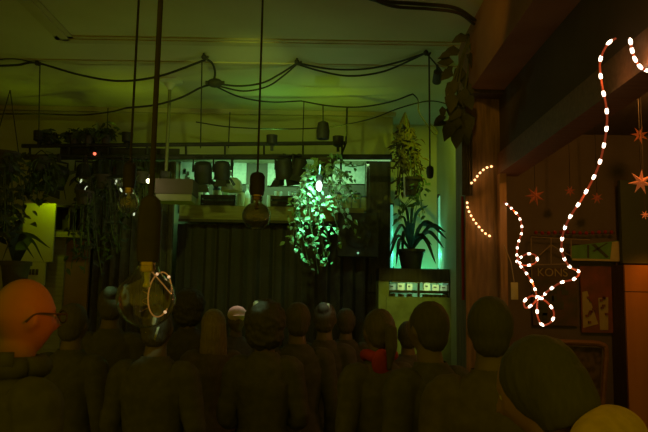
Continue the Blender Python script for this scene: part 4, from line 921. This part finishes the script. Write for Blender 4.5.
lamp('cabinet_lamp', Vector((at(425, 287, 8.0).x, 8.12, zm + .06)), 2.4, (.35, 1, .62), .012)
lamp('cabinet_strip_fill', ((ml + mr) / 2, 7.66, zl2 - .03), .5, (.6, 1, .5), size=(.5, .015), aim=((ml + mr) / 2, 7.9, zlo))  # fill added for the carton fronts
lamp('red_side_lamp', (3.08, 5.97, 2.42), 11, (1, .24, .01), .03, 56, (2.86, 6.17, 1.95), 1.0)
lamp('side_room_fill', (2.25, 4.5, 3.1), 20, (1, .36, .06), .05)  # unseen warm fill added for the posters
lamp('red_front_lamp', (1.0, .95, 2.2), 56, (1, .14, .0), .04, 9, (-.87, 2.1, 1.68), .5)
lamp('lintel_fill', (.5, 3.2, 3.7), 20, (1, .50, .02), .04, 30, (1.3, 5.5, 3.5), .6)  # unseen orange fill added to brighten the lintel
lamp('crowd_spot', at(300, 160, 7.2), 14, (.5, 1, .3), .012, 50, (-.4, 4.6, 1.5), .7)
lamp('string_bulb_light', at(146, 183, 6.5), 1.0, (1, .95, .6), .01)
for px, py, Y, pw, cn, cl in ((113, 290, 4.4, 130, 2.4, (.45, 1, .4)), (165, 309, 3.38, 60, 2.2, (.6, 1, .55)), (325, 305, 4.75, 120, 2.0, (.7, 1, .6)), (259, 301, 3.8, 120, 2.0, (.6, 1, .5)), (373, 341, 3.5, 12, 3.0, (1, .25, .06))):
    lamp('highlight_fill', (-1.6 if px == 113 else .2 if px == 165 else -.5 if px < 300 else .3, 2.5, 3.82), pw, cl, .02, cn, at(px, py, Y), .6)  # unseen narrow lights added for highlights on the heads
lamp('cap_spot', at(250, 165, 7.15), 60, (1, .62, .5), .012, 7, at(237, 308, 6.2), .4)
c = Vector((1.03, 6.3, HC - .11)); d = (Vector((1.2, 8.5, 2.7)) - c).normalized(); q = Vector((0, 0, 1)).rotation_difference(d).to_matrix()
t = thing('added_wall_spotlight', 'added small black ceiling spotlight turned to the green wall beside the leafy vine', 'spotlight', c)  # spotlight added to brighten the green wall
MB().lathe([(.02, -.07), (.038, -.06), (.042, .07), (.037, .07), (.032, -.04), (.01, -.045)], c, 16, q).build('can', M['metal'], t); MB().tube([c - d * .05, Vector((c.x, c.y, HC))], .012, 8).build('stem', M['metal'], t)
lamp('added_wall_wash', c + d * .05, 34, (.70, 1, .01), .01, 66, (1.35, 8.5, 2.75), .9)
lamp('cabinet_front_fill', (.6, 4.6, 3.8), 75, (.8, 1, .1), .04, 15, (.92, 7.6, 1.55), .5)  # unseen fill added for the cabinet front panel

sc.view_settings.view_transform = 'Standard'; sc.view_settings.look = 'None'; sc.view_settings.exposure = 0; sc.view_settings.gamma = 1; sc.view_settings.use_curve_mapping = False
sc.cycles.use_denoising = True; sc.cycles.max_bounces = 8; sc.cycles.sample_clamp_indirect = 4
